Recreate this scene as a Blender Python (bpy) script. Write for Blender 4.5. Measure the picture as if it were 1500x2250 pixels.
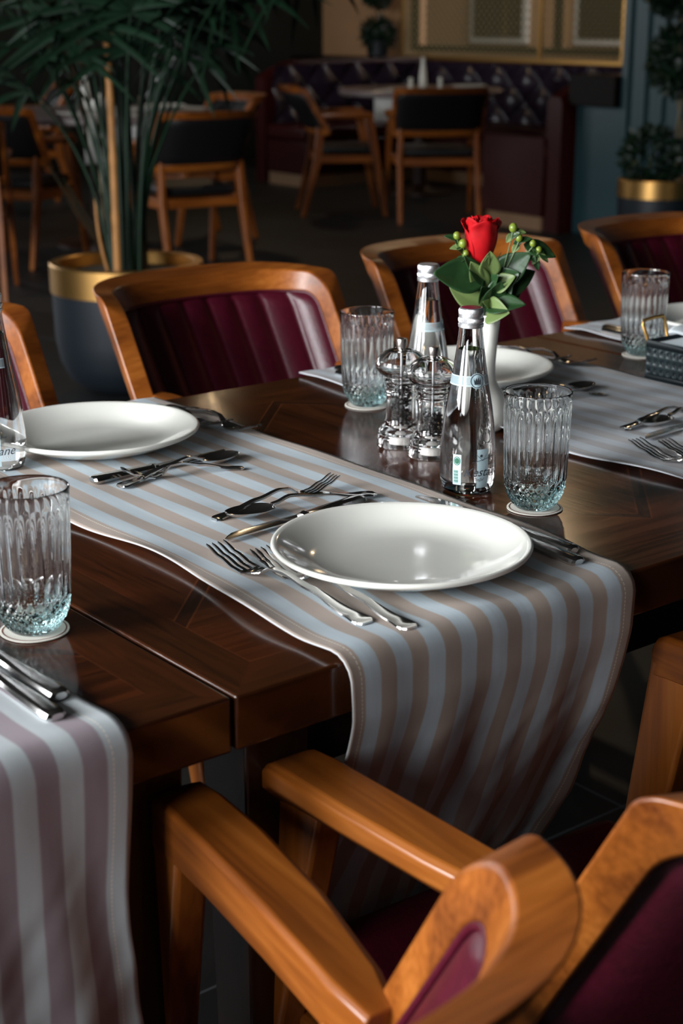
import bpy, bmesh, math, random
from math import sin, cos, pi, radians, sqrt, atan2, exp
from mathutils import Vector, Matrix, noise

random.seed(7)
for o in list(bpy.data.objects):
    bpy.data.objects.remove(o)
SC = bpy.context.scene
COL = SC.collection

# ---------------------------------------------------------------- camera
F_PX = 3480.0
PITCH = math.atan((1125 - 25) / F_PX)
AZ = radians(38.6446)                      # view heading, clockwise from +Y
cam_d = bpy.data.cameras.new('camera')
cam = bpy.data.objects.new('camera', cam_d)
COL.objects.link(cam)
cam.location = (-0.676, -0.985, 1.285)
cam.rotation_euler = (pi / 2 - PITCH, 0, -AZ)
cam_d.sensor_fit = 'VERTICAL'
cam_d.sensor_height = 36.0
cam_d.sensor_width = 24.0
cam_d.lens = F_PX / 2250 * 36.0
cam_d.clip_start = 0.05
cam_d.clip_end = 100
cam_d.dof.use_dof = True
cam_d.dof.focus_distance = 1.68
cam_d.dof.aperture_fstop = 7.0
SC.camera = cam

# ---------------------------------------------------------------- world, light, exposure
SC.view_settings.view_transform = 'Standard'
SC.view_settings.look = 'None'
SC.view_settings.exposure = 0.08
SC.view_settings.gamma = 1.0
SC.view_settings.use_curve_mapping = False
W = bpy.data.worlds.new('world')
SC.world = W
W.use_nodes = True
W.node_tree.nodes['Background'].inputs[0].default_value = (0.7, 0.76, 0.84, 1)
W.node_tree.nodes['Background'].inputs[1].default_value = 0.07


def area(name, loc, target, sx, sy, power, color, spread=None):
    l = bpy.data.lights.new(name, 'AREA')
    l.shape = 'RECTANGLE'
    l.size = sx
    l.size_y = sy
    l.energy = power
    l.color = color
    if spread:
        l.spread = radians(spread)
    o = bpy.data.objects.new(name, l)
    COL.objects.link(o)
    o.location = loc
    d = Vector(target) - Vector(loc)
    o.rotation_euler = d.to_track_quat('-Z', 'Y').to_euler()
    return o


# daylight entering through the three windows of the left wall and the two of the far left
for i, y in enumerate((-0.9, 1.1, 3.1)):
    area('window_daylight', (-3.32, y, 1.85), (-2.0, y, 1.75), 1.3, 1.7, (90, 330, 80)[i], (0.96, 0.98, 1.0))
area('window_daylight', (-0.2, 11.25, 2.0), (-0.2, 9.0, 1.9), 1.5, 1.6, 75, (0.96, 0.98, 1.0))
area('window_daylight', (2.4, 11.25, 2.0), (2.4, 9.0, 1.9), 1.5, 1.6, 55, (0.96, 0.98, 1.0))
# warm ceiling lights, added out of view to give warm glints
for (x, y) in ((5.2, 4.6), (6.2, 9.3)):
    area('added_ceiling_light', (x, y, 3.14), (x, y, 0), 0.16, 0.16, 8, (1.0, 0.72, 0.42))


# ---------------------------------------------------------------- node helpers
def mat(name):
    m = bpy.data.materials.new(name)
    m.use_nodes = True
    nt = m.node_tree
    b = nt.nodes['Principled BSDF']
    return m, nt, b


def setp(b, **k):
    for kk, v in k.items():
        key = kk.replace('_', ' ')
        for cand in b.inputs.keys():
            if cand.lower() == key.lower():
                i = b.inputs[cand]
                if hasattr(i.default_value, '__len__') and len(i.default_value) == 4 and len(v) == 3:
                    v = (*v, 1)
                i.default_value = v


def N(nt, typ, **k):
    n = nt.nodes.new(typ)
    for kk, v in k.items():
        setattr(n, kk, v)
    return n


def M(nt, op, a, b=None, c=None):
    n = N(nt, 'ShaderNodeMath', operation=op)
    for i, v in enumerate((a, b, c)):
        if v is None:
            continue
        if isinstance(v, (int, float)):
            n.inputs[i].default_value = v
        else:
            nt.links.new(v, n.inputs[i])
    return n.outputs[0]


def MIX(nt, f, a, b):
    n = N(nt, 'ShaderNodeMix', data_type='RGBA')
    for s, v in ((0, f), (6, a), (7, b)):
        if isinstance(v, (int, float)):
            n.inputs[s].default_value = v
        elif isinstance(v, tuple):
            n.inputs[s].default_value = (*v, 1) if len(v) == 3 else v
        else:
            nt.links.new(v, n.inputs[s])
    return n.outputs[2]


def srgb(r, g, b):
    f = lambda c: (c / 255 / 12.92) if c <= 10 else ((c / 255 + 0.055) / 1.055) ** 2.4
    return (f(r), f(g), f(b))


def plain(name, col, rough=0.5, metal=0.0, bump=0.0, bscale=40, var=0.0, **k):
    m, nt, b = mat(name)
    setp(b, base_color=col, roughness=rough, metallic=metal, **k)
    tc = N(nt, 'ShaderNodeTexCoord')
    if var:
        nz = N(nt, 'ShaderNodeTexNoise')
        nz.inputs['Scale'].default_value = bscale * 0.3
        nz.inputs['Detail'].default_value = 4
        nt.links.new(tc.outputs['Object'], nz.inputs['Vector'])
        f = M(nt, 'MULTIPLY', M(nt, 'SUBTRACT', nz.outputs[0], 0.35), 2.5)
        c2 = tuple(max(0, x * (1 - var)) for x in col)
        nt.links.new(MIX(nt, f, c2, tuple(col)), b.inputs['Base Color'])
    if bump:
        nz = N(nt, 'ShaderNodeTexNoise')
        nz.inputs['Scale'].default_value = bscale
        nz.inputs['Detail'].default_value = 3
        nt.links.new(tc.outputs['Object'], nz.inputs['Vector'])
        bp = N(nt, 'ShaderNodeBump')
        bp.inputs['Strength'].default_value = bump
        bp.inputs['Distance'].default_value = 0.002
        nt.links.new(nz.outputs[0], bp.inputs['Height'])
        nt.links.new(bp.outputs[0], b.inputs['Normal'])
    return m


def wood(name, axis, dark, mid, light, rough=0.33, scale=1.0, ringy=0.0):
    """grain runs along the given object axis"""
    m, nt, b = mat(name)
    tc = N(nt, 'ShaderNodeTexCoord')
    mp = N(nt, 'ShaderNodeMapping')
    s = [16.0 * scale] * 3
    s[axis] = 1.3 * scale
    mp.inputs['Scale'].default_value = s
    nt.links.new(tc.outputs['Object'], mp.inputs['Vector'])
    n1 = N(nt, 'ShaderNodeTexNoise')
    n1.inputs['Scale'].default_value = 1.0
    n1.inputs['Detail'].default_value = 5
    n1.inputs['Distortion'].default_value = 0.6
    nt.links.new(mp.outputs[0], n1.inputs['Vector'])
    mp2 = N(nt, 'ShaderNodeMapping')
    s = [150.0 * scale] * 3
    s[axis] = 5 * scale
    mp2.inputs['Scale'].default_value = s
    nt.links.new(tc.outputs['Object'], mp2.inputs['Vector'])
    n2 = N(nt, 'ShaderNodeTexNoise')
    n2.inputs['Scale'].default_value = 1.0
    n2.inputs['Detail'].default_value = 2
    nt.links.new(mp2.outputs[0], n2.inputs['Vector'])
    cr = N(nt, 'ShaderNodeValToRGB')
    e = cr.color_ramp.elements
    e[0].position = 0.32
    e[0].color = (*dark, 1)
    e[1].position = 0.72
    e[1].color = (*light, 1)
    k = e.new(0.52)
    k.color = (*mid, 1)
    v = M(nt, 'ADD', M(nt, 'MULTIPLY', n1.outputs[0], 0.75), M(nt, 'MULTIPLY', n2.outputs[0], 0.25))
    if ringy:
        wv = N(nt, 'ShaderNodeTexWave', wave_type='RINGS')
        wv.inputs['Scale'].default_value = 0.55
        wv.inputs['Distortion'].default_value = 5
        wv.inputs['Detail'].default_value = 2
        nt.links.new(mp.outputs[0], wv.inputs['Vector'])
        v = M(nt, 'ADD', M(nt, 'MULTIPLY', v, 1 - ringy), M(nt, 'MULTIPLY', wv.outputs[1], ringy))
    nt.links.new(v, cr.inputs[0])
    nt.links.new(cr.outputs[0], b.inputs['Base Color'])
    setp(b, roughness=rough)
    nt.links.new(M(nt, 'ADD', M(nt, 'MULTIPLY', n2.outputs[0], 0.18), rough - 0.08), b.inputs['Roughness'])
    bp = N(nt, 'ShaderNodeBump')
    bp.inputs['Strength'].default_value = 0.12
    bp.inputs['Distance'].default_value = 0.001
    nt.links.new(n2.outputs[0], bp.inputs['Height'])
    nt.links.new(bp.outputs[0], b.inputs['Normal'])
    return m


def table_wood(name):
    """veneered table top: mitred border band, 45 degree inlay strings, grain turned by region.
    object space: x 0..1.27, y 0..0.917"""
    m, nt, b = mat(name)
    tc = N(nt, 'ShaderNodeTexCoord')
    sp = N(nt, 'ShaderNodeSeparateXYZ')
    nt.links.new(tc.outputs['Object'], sp.inputs[0])
    X, Y, Z = sp.outputs
    xl = M(nt, 'ABSOLUTE', M(nt, 'SUBTRACT', M(nt, 'PINGPONG', X, 0.635), 0.320))
    ym = M(nt, 'MINIMUM', Y, M(nt, 'SUBTRACT', 0.917, Y))
    d = M(nt, 'MULTIPLY', M(nt, 'SUBTRACT', M(nt, 'ADD', ym, xl), 0.43), 0.7071)
    edge_x = M(nt, 'MINIMUM', X, M(nt, 'SUBTRACT', 1.27, X))
    border = M(nt, 'LESS_THAN', M(nt, 'MINIMUM', edge_x, ym), 0.052)
    border_y = M(nt, 'LESS_THAN', edge_x, ym)      # in the border band: runs along y
    inner_d = M(nt, 'GREATER_THAN', d, 0.0)
    # grain coordinate choice
    gy = M(nt, 'ADD', M(nt, 'MULTIPLY', border, border_y), M(nt, 'MULTIPLY', M(nt, 'SUBTRACT', 1.0, border), inner_d))

    def grain(axis, hi):
        mp = N(nt, 'ShaderNodeMapping')
        s = [26.0 * hi, 26.0 * hi, 20.0]
        s[axis] = 2.0 * hi
        mp.inputs['Scale'].default_value = s
        nt.links.new(tc.outputs['Object'], mp.inputs['Vector'])
        n1 = N(nt, 'ShaderNodeTexNoise')
        n1.inputs['Scale'].default_value = 1
        n1.inputs['Detail'].default_value = 5
        n1.inputs['Distortion'].default_value = 0.8
        nt.links.new(mp.outputs[0], n1.inputs['Vector'])
        return n1.outputs[0]
    gx1 = M(nt, 'ADD', M(nt, 'MULTIPLY', grain(0, 1), 0.6), M(nt, 'MULTIPLY', grain(0, 6), 0.4))
    gy1 = M(nt, 'ADD', M(nt, 'MULTIPLY', grain(1, 1), 0.6), M(nt, 'MULTIPLY', grain(1, 6), 0.4))
    mixn = N(nt, 'ShaderNodeMix', data_type='FLOAT')
    nt.links.new(gy, mixn.inputs[0])
    nt.links.new(gx1, mixn.inputs[2])
    nt.links.new(gy1, mixn.inputs[3])
    cr = N(nt, 'ShaderNodeValToRGB')
    e = cr.color_ramp.elements
    e[0].position = 0.3
    e[0].color = (*srgb(26, 12, 5), 1)
    e[1].position = 0.72
    e[1].color = (*srgb(88, 42, 17), 1)
    nt.links.new(mixn.outputs[0], cr.inputs[0])
    base = cr.outputs[0]
    base = MIX(nt, M(nt, 'MULTIPLY', border, 0.35), base, srgb(42, 25, 11))
    notb = M(nt, 'SUBTRACT', 1.0, border)
    core = M(nt, 'MULTIPLY', M(nt, 'LESS_THAN', M(nt, 'ABSOLUTE', d), 0.0065), notb)
    base = MIX(nt, M(nt, 'MULTIPLY', core, 0.7), base, srgb(36, 17, 10))
    line = M(nt, 'MULTIPLY', M(nt, 'LESS_THAN', M(nt, 'ABSOLUTE', M(nt, 'SUBTRACT', M(nt, 'ABSOLUTE', d), 0.0075)), 0.0011), notb)
    base = MIX(nt, M(nt, 'MULTIPLY', line, 0.5), base, srgb(104, 56, 30))
    bl = M(nt, 'LESS_THAN', M(nt, 'ABSOLUTE', M(nt, 'SUBTRACT', M(nt, 'MINIMUM', edge_x, ym), 0.052)), 0.0008)
    base = MIX(nt, M(nt, 'MULTIPLY', bl, 0.35), base, srgb(90, 48, 26))
    nt.links.new(base, b.inputs['Base Color'])
    setp(b, roughness=0.2, coat_weight=0.15, coat_roughness=0.08)
    nt.links.new(M(nt, 'ADD', M(nt, 'MULTIPLY', mixn.outputs[0], 0.16), 0.09), b.inputs['Roughness'])
    bp = N(nt, 'ShaderNodeBump')
    bp.inputs['Strength'].default_value = 0.10
    bp.inputs['Distance'].default_value = 0.001
    nt.links.new(mixn.outputs[0], bp.inputs['Height'])
    nt.links.new(bp.outputs[0], b.inputs['Normal'])
    return m


def cloth(name, ca, cb, n=19, first=0, lo=1.0):
    """woven stripes along the runner; uv.x across 0..1, uv.y metres along"""
    m, nt, b = mat(name)
    uv = N(nt, 'ShaderNodeUVMap')
    sp = N(nt, 'ShaderNodeSeparateXYZ')
    nt.links.new(uv.outputs[0], sp.inputs[0])
    u, v = sp.outputs[0], sp.outputs[1]
    nz = N(nt, 'ShaderNodeTexNoise')
    nz.inputs['Scale'].default_value = 9
    nt.links.new(uv.outputs[0], nz.inputs['Vector'])
    ph = M(nt, 'MULTIPLY', u, float(n))
    st = M(nt, 'PINGPONG', M(nt, 'ADD', ph, 1.5 + first), 1.0)     # triangle wave
    k = M(nt, 'MULTIPLY', M(nt, 'SUBTRACT', st, 0.5), 9.0)
    k = M(nt, 'MINIMUM', M(nt, 'MAXIMUM', M(nt, 'ADD', k, 0.5), 0.0), 1.0)
    base = MIX(nt, k, ca, cb)
    n2 = N(nt, 'ShaderNodeTexNoise')
    n2.inputs['Scale'].default_value = 1
    n2.inputs['Detail'].default_value = 4
    mp = N(nt, 'ShaderNodeMapping')
    mp.inputs['Scale'].default_value = (60, 9, 1)
    nt.links.new(uv.outputs[0], mp.inputs['Vector'])
    nt.links.new(mp.outputs[0], n2.inputs['Vector'])
    base = MIX(nt, M(nt, 'MULTIPLY', n2.outputs[0], 0.3), base, tuple(c * 0.62 for c in ca))
    # seam stitching just inside the long edges
    ed = M(nt, 'MINIMUM', u, M(nt, 'SUBTRACT', 1.0, u))
    stitch = M(nt, 'MULTIPLY', M(nt, 'LESS_THAN', M(nt, 'ABSOLUTE', M(nt, 'SUBTRACT', ed, 0.040)), 0.0022),
               M(nt, 'GREATER_THAN', M(nt, 'FRACT', M(nt, 'MULTIPLY', v, 260)), 0.3))
    base = MIX(nt, M(nt, 'MULTIPLY', stitch, 0.55), base, (0.75, 0.68, 0.58))
    nt.links.new(base, b.inputs['Base Color'])
    setp(b, roughness=0.85, sheen_weight=0.12, sheen_roughness=0.5)
    # twill weave bump
    w = N(nt, 'ShaderNodeTexWave')
    w.inputs['Scale'].default_value = 1.0
    w.inputs['Distortion'].default_value = 0.4
    mp2 = N(nt, 'ShaderNodeMapping')
    mp2.inputs['Scale'].default_value = (150, 390, 1)
    mp2.inputs['Rotation'].default_value = (0, 0, 0.0)
    nt.links.new(uv.outputs[0], mp2.inputs['Vector'])
    nt.links.new(mp2.outputs[0], w.inputs['Vector'])
    n3 = N(nt, 'ShaderNodeTexNoise')
    n3.inputs['Scale'].default_value = 1
    n3.inputs['Detail'].default_value = 3
    mp3 = N(nt, 'ShaderNodeMapping')
    mp3.inputs['Scale'].default_value = (22, 30, 1)
    nt.links.new(uv.outputs[0], mp3.inputs['Vector'])
    nt.links.new(mp3.outputs[0], n3.inputs['Vector'])
    bp = N(nt, 'ShaderNodeBump')
    bp.inputs['Strength'].default_value = 0.35
    bp.inputs['Distance'].default_value = 0.0012
    nt.links.new(M(nt, 'ADD', M(nt, 'MULTIPLY', w.outputs[1], 0.25), M(nt, 'MULTIPLY', n3.outputs[0], 1.2)), bp.inputs['Height'])
    nt.links.new(bp.outputs[0], b.inputs['Normal'])
    return m


def glass(name, col=(1, 1, 1), ior=1.5, dens=0.0, rough=0.0):
    m, nt, b = mat(name)
    setp(b, base_color=(1, 1, 1), roughness=rough, transmission_weight=1.0, ior=ior)
    if dens:
        va = N(nt, 'ShaderNodeVolumeAbsorption')
        va.inputs['Color'].default_value = (*col, 1)
        va.inputs['Density'].default_value = dens
        nt.links.new(va.outputs[0], nt.nodes['Material Output'].inputs['Volume'])
    return m


OAK = (srgb(88, 42, 12), srgb(140, 76, 24), srgb(172, 102, 40))
M_ = {
    'table': table_wood('table_veneer'),
    'table_dark': wood('dark_table_wood', 2, srgb(30, 16, 10), srgb(48, 26, 15), srgb(70, 38, 22)),
    'oak_x': wood('oak_grain_across', 0, *OAK),
    'oak_y': wood('oak_grain_along', 1, *OAK),
    'oak_z': wood('oak_grain_upright', 2, *OAK),
    'oak_ring': wood('oak_flat_sawn', 0, *OAK, ringy=0.35),
    'burgundy': plain('burgundy_leather', srgb(78, 12, 32), 0.36, bump=0.25, bscale=260, var=0.25),
    'black_leather': plain('black_leather', srgb(20, 19, 21), 0.42, bump=0.25, bscale=260),
    'porcelain': plain('white_glazed_porcelain', srgb(240, 240, 232), 0.12, coat_weight=0.6, coat_roughness=0.03),
    'steel': plain('polished_steel', (0.62, 0.61, 0.60), 0.13, 1.0),
    'alu': plain('brushed_aluminium', (0.82, 0.83, 0.85), 0.42, 1.0),
    'knob': plain('dark_nickel', (0.36, 0.33, 0.31), 0.32, 1.0),
    'red': plain('dark_red_print', srgb(120, 16, 48), 0.4),
    'cloth_a': cloth('striped_linen', srgb(166, 151, 140), srgb(180, 196, 206)),
    'cloth_b': cloth('sheen_muted_linen', srgb(168, 166, 168), srgb(184, 194, 202)),  # same stripes, contrast lowered in the colour to imitate sheen at a shallow view
    'cloth_c': cloth('mauve_striped_linen', srgb(180, 188, 192), srgb(140, 124, 132)),
    'tumbler': glass('tinted_tumbler_glass', (0.60, 0.93, 0.95), 1.5, 21),
    'bottle': glass('clear_bottle_glass', (0.75, 0.95, 0.97), 1.5, 10),
    'water': glass('water', ior=1.33),
    'acrylic': glass('clear_acrylic', ior=1.48),
    'pepper': plain('black_peppercorn', srgb(40, 32, 28), 0.6, bump=0.6, bscale=900, var=0.4),
    'salt': plain('white_plastic_grinder', srgb(232, 228, 222), 0.4),
    'card': plain('white_card', srgb(222, 218, 208), 0.7, bump=0.1, bscale=400),
    'card_line': plain('brown_print_line', srgb(110, 60, 45), 0.7),
    'print_white': plain('pale_blue_print', srgb(190, 214, 222), 0.4),
    'print_soft': plain('translucent_blue_print', srgb(190, 214, 222), 0.4, alpha=0.45),
    'print_dark': plain('grey_print', srgb(58, 66, 74), 0.5),
    'print_green': plain('green_print', srgb(28, 98, 72), 0.5),
    'rose': plain('red_rose_petal', srgb(190, 0, 14), 0.7, specular_ior_level=0.25, bump=0.1, bscale=200, var=0.3),
    'leaf': plain('green_leaf', srgb(40, 74, 38), 0.42, bump=0.15, bscale=120, var=0.35),
    'leaf_light': plain('light_green_leaf', srgb(112, 134, 76), 0.5, var=0.25),
    'berry': plain('green_berry', srgb(120, 138, 50), 0.3),
    'stem': plain('green_stem', srgb(78, 104, 50), 0.5),
    'basket': plain('black_sheet_metal', srgb(30, 42, 46), 0.4, 0.3),
    'brass': plain('brushed_brass', (0.60, 0.34, 0.11), 0.36, 1.0, bump=0.05, bscale=60),
    'napkin': plain('white_paper_napkin', srgb(222, 232, 236), 0.85, bump=0.2, bscale=80),
    'pot': plain('navy_painted_pot', srgb(18, 26, 34), 0.5),
    'lattice': plain('pale_bronze_lattice', srgb(150, 138, 100), 0.5),
    'soil': plain('grey_gravel', srgb(92, 86, 76), 0.9, bump=0.8, bscale=120, var=0.5),
    'cane': plain('tan_cane', srgb(178, 124, 66), 0.5, var=0.3, bscale=60),
    'palm': plain('palm_green', srgb(20, 48, 30), 0.45, var=0.4, bscale=30),
    'palm_dry': plain('faded_palm_stem', srgb(120, 110, 84), 0.6, var=0.4, bscale=30),
    'teal': plain('teal_painted_panel', srgb(34, 64, 72), 0.45),
    'darkwall': plain('dark_green_wall', srgb(22, 27, 24), 0.6),
    'beige': plain('beige_plaster', srgb(205, 160, 118), 0.8, var=0.15, bscale=6),
    'ceiling': plain('dark_ceiling', srgb(30, 27, 24), 0.8),
    'frame_dark': plain('black_painted_wood', srgb(16, 11, 9), 0.6, specular_ior_level=0.15),
    'tuft': plain('plum_buttoned_leather', srgb(40, 30, 44), 0.27, bump=0.15, bscale=120),
    'booth': plain('burgundy_lacquer', srgb(52, 12, 12), 0.4, specular_ior_level=0.2),
    'skirt': plain('pale_skirting_wood', srgb(140, 108, 78), 0.6),
    'grey_top': plain('grey_round_table_top', srgb(120, 108, 108), 0.3),
    'grey_cloth': plain('grey_table_linen', srgb(208, 208, 204), 0.85, var=0.2, bscale=40),
    'ceramic': plain('white_ceramic', srgb(215, 215, 205), 0.25),
    'facade': plain('sandstone_facade', srgb(196, 146, 100), 0.8, var=0.3, bscale=2),
    'facade_white': plain('white_facade_band', srgb(200, 192, 178), 0.8),
    'pane': glass('window_pane', ior=1.45),
}


def floor_mat():
    m, nt, b = mat('dark_slate_tiles')
    tc = N(nt, 'ShaderNodeTexCoord')
    br = N(nt, 'ShaderNodeTexBrick')
    br.offset = 0.0
    br.inputs['Scale'].default_value = 1.0
    br.inputs['Brick Width'].default_value = 0.6
    br.inputs['Row Height'].default_value = 0.6
    br.inputs['Mortar Size'].default_value = 0.0025
    br.inputs['Color1'].default_value = (*srgb(17, 20, 21), 1)
    br.inputs['Color2'].default_value = (*srgb(20, 23, 24), 1)
    br.inputs['Mortar'].default_value = (*srgb(70, 76, 80), 1)
    nt.links.new(tc.outputs['Object'], br.inputs['Vector'])
    nt.links.new(br.outputs[0], b.inputs['Base Color'])
    setp(b, roughness=0.5)
    return m


M_['floor'] = floor_mat()


# ---------------------------------------------------------------- object helpers
def finish(me, angle=35):
    for p in me.polygons:
        p.use_smooth = True
    me.set_sharp_from_angle(angle=radians(angle))


def obj(name, bm, m, parent=None, loc=None, bevel=0, seg=2, angle=35, recalc=True):
    me = bpy.data.meshes.new(name)
    if recalc:
        bmesh.ops.recalc_face_normals(bm, faces=bm.faces)
    bm.to_mesh(me)
    bm.free()
    finish(me, angle)
    o = bpy.data.objects.new(name, me)
    COL.objects.link(o)
    if m is not None:
        for mm in (m if isinstance(m, (list, tuple)) else [m]):
            me.materials.append(M_[mm] if isinstance(mm, str) else mm)
    if parent:
        o.parent = parent
    if loc:
        o.location = loc
    if bevel:
        md = o.modifiers.new('edge', 'BEVEL')
        md.width = bevel
        md.segments = seg
        md.limit_method = 'ANGLE'
        md.angle_limit = radians(30)
        md.harden_normals = False
    return o


def thing(name, label, cat, loc=(0, 0, 0), rz=0, group=None):
    o = bpy.data.objects.new(name, None)
    COL.objects.link(o)
    o.empty_display_size = 0.05
    o.location = loc
    o.rotation_euler = (0, 0, rz)
    tag(o, label, cat, group)
    return o


def tag(o, label, cat, group=None, kind=None):
    o['label'] = label
    o['category'] = cat
    if group:
        o['group'] = group
    if kind:
        o['kind'] = kind
    return o


def struct(o):
    o['kind'] = 'structure'
    return o


def dup(root, loc=None, rz=None, label=None, group=None):
    r = root.copy()
    COL.objects.link(r)
    if loc is not None:
        r.location = loc
    if rz is not None:
        r.rotation_euler = (0, 0, rz)
    if label:
        r['label'] = label
    if group:
        r['group'] = group

    def rec(src, dst):
        for ch in list(src.children):
            c = ch.copy()
            COL.objects.link(c)
            c.parent = dst
            rec(ch, c)
    rec(root, r)
    return r


def box(bm, x0, y0, z0, x1, y1, z1, mi=0):
    v = [bm.verts.new(p) for p in ((x0, y0, z0), (x1, y0, z0), (x1, y1, z0), (x0, y1, z0),
                                   (x0, y0, z1), (x1, y0, z1), (x1, y1, z1), (x0, y1, z1))]
    for q in ((0, 3, 2, 1), (4, 5, 6, 7), (0, 1, 5, 4), (1, 2, 6, 5), (2, 3, 7, 6), (3, 0, 4, 7)):
        f = bm.faces.new([v[i] for i in q])
        f.material_index = mi
    return v


def loft(bm, rings, cap=True, closed=True, mi=0):
    vs = [[bm.verts.new(p) for p in r] for r in rings]
    n = len(rings[0])
    for a, b in zip(vs, vs[1:]):
        for i in range(n if closed else n - 1):
            j = (i + 1) % n
            f = bm.faces.new((a[i], a[j], b[j], b[i]))
            f.material_index = mi
    if cap and closed:
        f = bm.faces.new(list(reversed(vs[0])))
        f.material_index = mi
        f = bm.faces.new(vs[-1])
        f.material_index = mi
    return vs


def lathe(bm, prof, n=48, c=(0, 0, 0), fn=None, cap0=True, cap1=True, mi=0):
    """prof: list of (r,z). fn(theta,r,z)->r"""
    rings = []
    for (r, z) in prof:
        ring = []
        for i in range(n):
            th = 2 * pi * i / n
            rr = fn(th, r, z) if fn else r
            ring.append((c[0] + rr * cos(th), c[1] + rr * sin(th), c[2] + z))
        rings.append(ring)
    vs = [[bm.verts.new(p) for p in r] for r in rings]
    for a, b in zip(vs, vs[1:]):
        for i in range(n):
            j = (i + 1) % n
            f = bm.faces.new((a[i], a[j], b[j], b[i]))
            f.material_index = mi
    if cap0:
        f = bm.faces.new(list(reversed(vs[0])))
        f.material_index = mi
    if cap1:
        f = bm.faces.new(vs[-1])
        f.material_index = mi


def tube(bm, pts, r, n=8, mi=0, cap=True, rads=None):
    pts = [Vector(p) for p in pts]
    rings = []
    up = Vector((0, 0, 1))
    prev = None
    for i, p in enumerate(pts):
        t = (pts[min(i + 1, len(pts) - 1)] - pts[max(i - 1, 0)]).normalized()
        if prev is None:
            a = t.cross(up)
            if a.length < 1e-3:
                a = t.cross(Vector((1, 0, 0)))
            a.normalize()
        else:
            a = (prev - t * prev.dot(t)).normalized()
        prev = a
        b = t.cross(a)
        rr = rads[i] if rads else r
        rings.append([p + (a * cos(2 * pi * k / n) + b * sin(2 * pi * k / n)) * rr for k in range(n)])
    loft(bm, rings, cap, True, mi)


def bz(p0, p1, p2, n=12, p3=None):
    out = []
    for i in range(n + 1):
        t = i / n
        if p3 is None:
            out.append(Vector(p0) * (1 - t) ** 2 + Vector(p1) * 2 * t * (1 - t) + Vector(p2) * t * t)
        else:
            out.append(Vector(p0) * (1 - t) ** 3 + Vector(p1) * 3 * t * (1 - t) ** 2 + Vector(p2) * 3 * t * t * (1 - t) + Vector(p3) * t ** 3)
    return out


def grid(bm, nu, nv, fn, mi=0, uvl=None, uvf=None):
    vs = [[bm.verts.new(fn(i / nu, j / nv)) for i in range(nu + 1)] for j in range(nv + 1)]
    for j in range(nv):
        for i in range(nu):
            f = bm.faces.new((vs[j][i], vs[j][i + 1], vs[j + 1][i + 1], vs[j + 1][i]))
            f.material_index = mi
            if uvl:
                for l, (a, b) in zip(f.loops, ((i, j), (i + 1, j), (i + 1, j + 1), (i, j + 1))):
                    l[uvl].uv = uvf(a / nu, b / nv)
    return vs


def solidify(o, t, offset=-1):
    md = o.modifiers.new('thickness', 'SOLIDIFY')
    md.thickness = t
    md.offset = offset
    return o


def sphere(bm, c, r, seg=12, rings=8, sq=(1, 1, 1), mi=0):
    m = Matrix.Translation(c) @ Matrix.Diagonal((r * sq[0], r * sq[1], r * sq[2], 1))
    g = bmesh.ops.create_uvsphere(bm, u_segments=seg, v_segments=rings, radius=1, matrix=m)
    for v in g['verts']:
        for f in v.link_faces:
            f.material_index = mi


def smooth(a, b, x):
    t = max(0.0, min(1.0, (x - a) / (b - a)))
    return t * t * (3 - 2 * t)


def interp(tab, x):
    if x <= tab[0][0]:
        return tab[0][1]
    for (a, va), (b, vb) in zip(tab, tab[1:]):
        if x <= b:
            t = (x - a) / (b - a)
            t = t * t * (3 - 2 * t)
            return va + (vb - va) * t
    return tab[-1][1]


# ================================================================ SETTING
bm = bmesh.new()
box(bm, -3.6, -4.2, -0.1, 9.6, 11.8, 0)
struct(obj('floor', bm, 'floor'))
bm = bmesh.new()
box(bm, -3.6, -4.2, 3.2, 9.6, 11.8, 3.3)
struct(obj('ceiling', bm, 'ceiling'))


def wall_with_holes(name, axis, pos, a0, a1, z1, holes, m, th=0.2, inward=1):
    """axis 'x': wall plane x=pos spanning y a0..a1; holes: list of (h0,h1,zb,zt)"""
    bm = bmesh.new()
    cuts = sorted(holes)
    cur = a0

    def seg(s0, s1, zb, zt):
        if axis == 'x':
            box(bm, min(pos, pos - inward * th), s0, zb, max(pos, pos - inward * th), s1, zt)
        else:
            box(bm, s0, min(pos, pos - inward * th), zb, s1, max(pos, pos - inward * th), zt)
    for (h0, h1, zb, zt) in cuts:
        seg(cur, h0, 0, z1)
        seg(h0, h1, 0, zb)
        seg(h0, h1, zt, z1)
        cur = h1
    seg(cur, a1, 0, z1)
    return struct(obj(name, bm, m))


wall_with_holes('wall_left', 'x', -3.3, -4.0, 11.6, 3.2,
                [(-1.6, -0.2, 0.95, 2.75), (0.4, 1.8, 0.95, 2.75), (2.4, 3.8, 0.95, 2.75)], 'darkwall', inward=1)
wall_with_holes('wall_back', 'y', -4.0, -3.5, 9.5, 3.2, [], 'darkwall', inward=1)
wall_with_holes('wall_front', 'y', 11.4, -3.5, 9.5, 3.2,
                [(-1.0, 0.6, 1.1, 2.9), (1.6, 3.2, 1.1, 2.9)], 'darkwall', inward=-1)


def window_frame(i, axis, pos, a0, a1, zb, zt):
    bm = bmesh.new()
    t = 0.03
    def bar(s0, s1, z0, z1):
        if axis == 'x':
            box(bm, pos - t, s0, z0, pos + t, s1, z1)
        else:
            box(bm, s0, pos - t, z0, s1, pos + t, z1)
    w = 0.05
    bar(a0, a1, zb, zb + w)
    bar(a0, a1, zt - w, zt)
    bar(a0, a0 + w, zb + w, zt - w)
    bar(a1 - w, a1, zb + w, zt - w)
    mid = (a0 + a1) / 2
    bar(mid - w / 2, mid + w / 2, zb + w, zt - w)
    struct(obj('window_%d' % i, bm, 'frame_dark', bevel=0.004))


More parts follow.
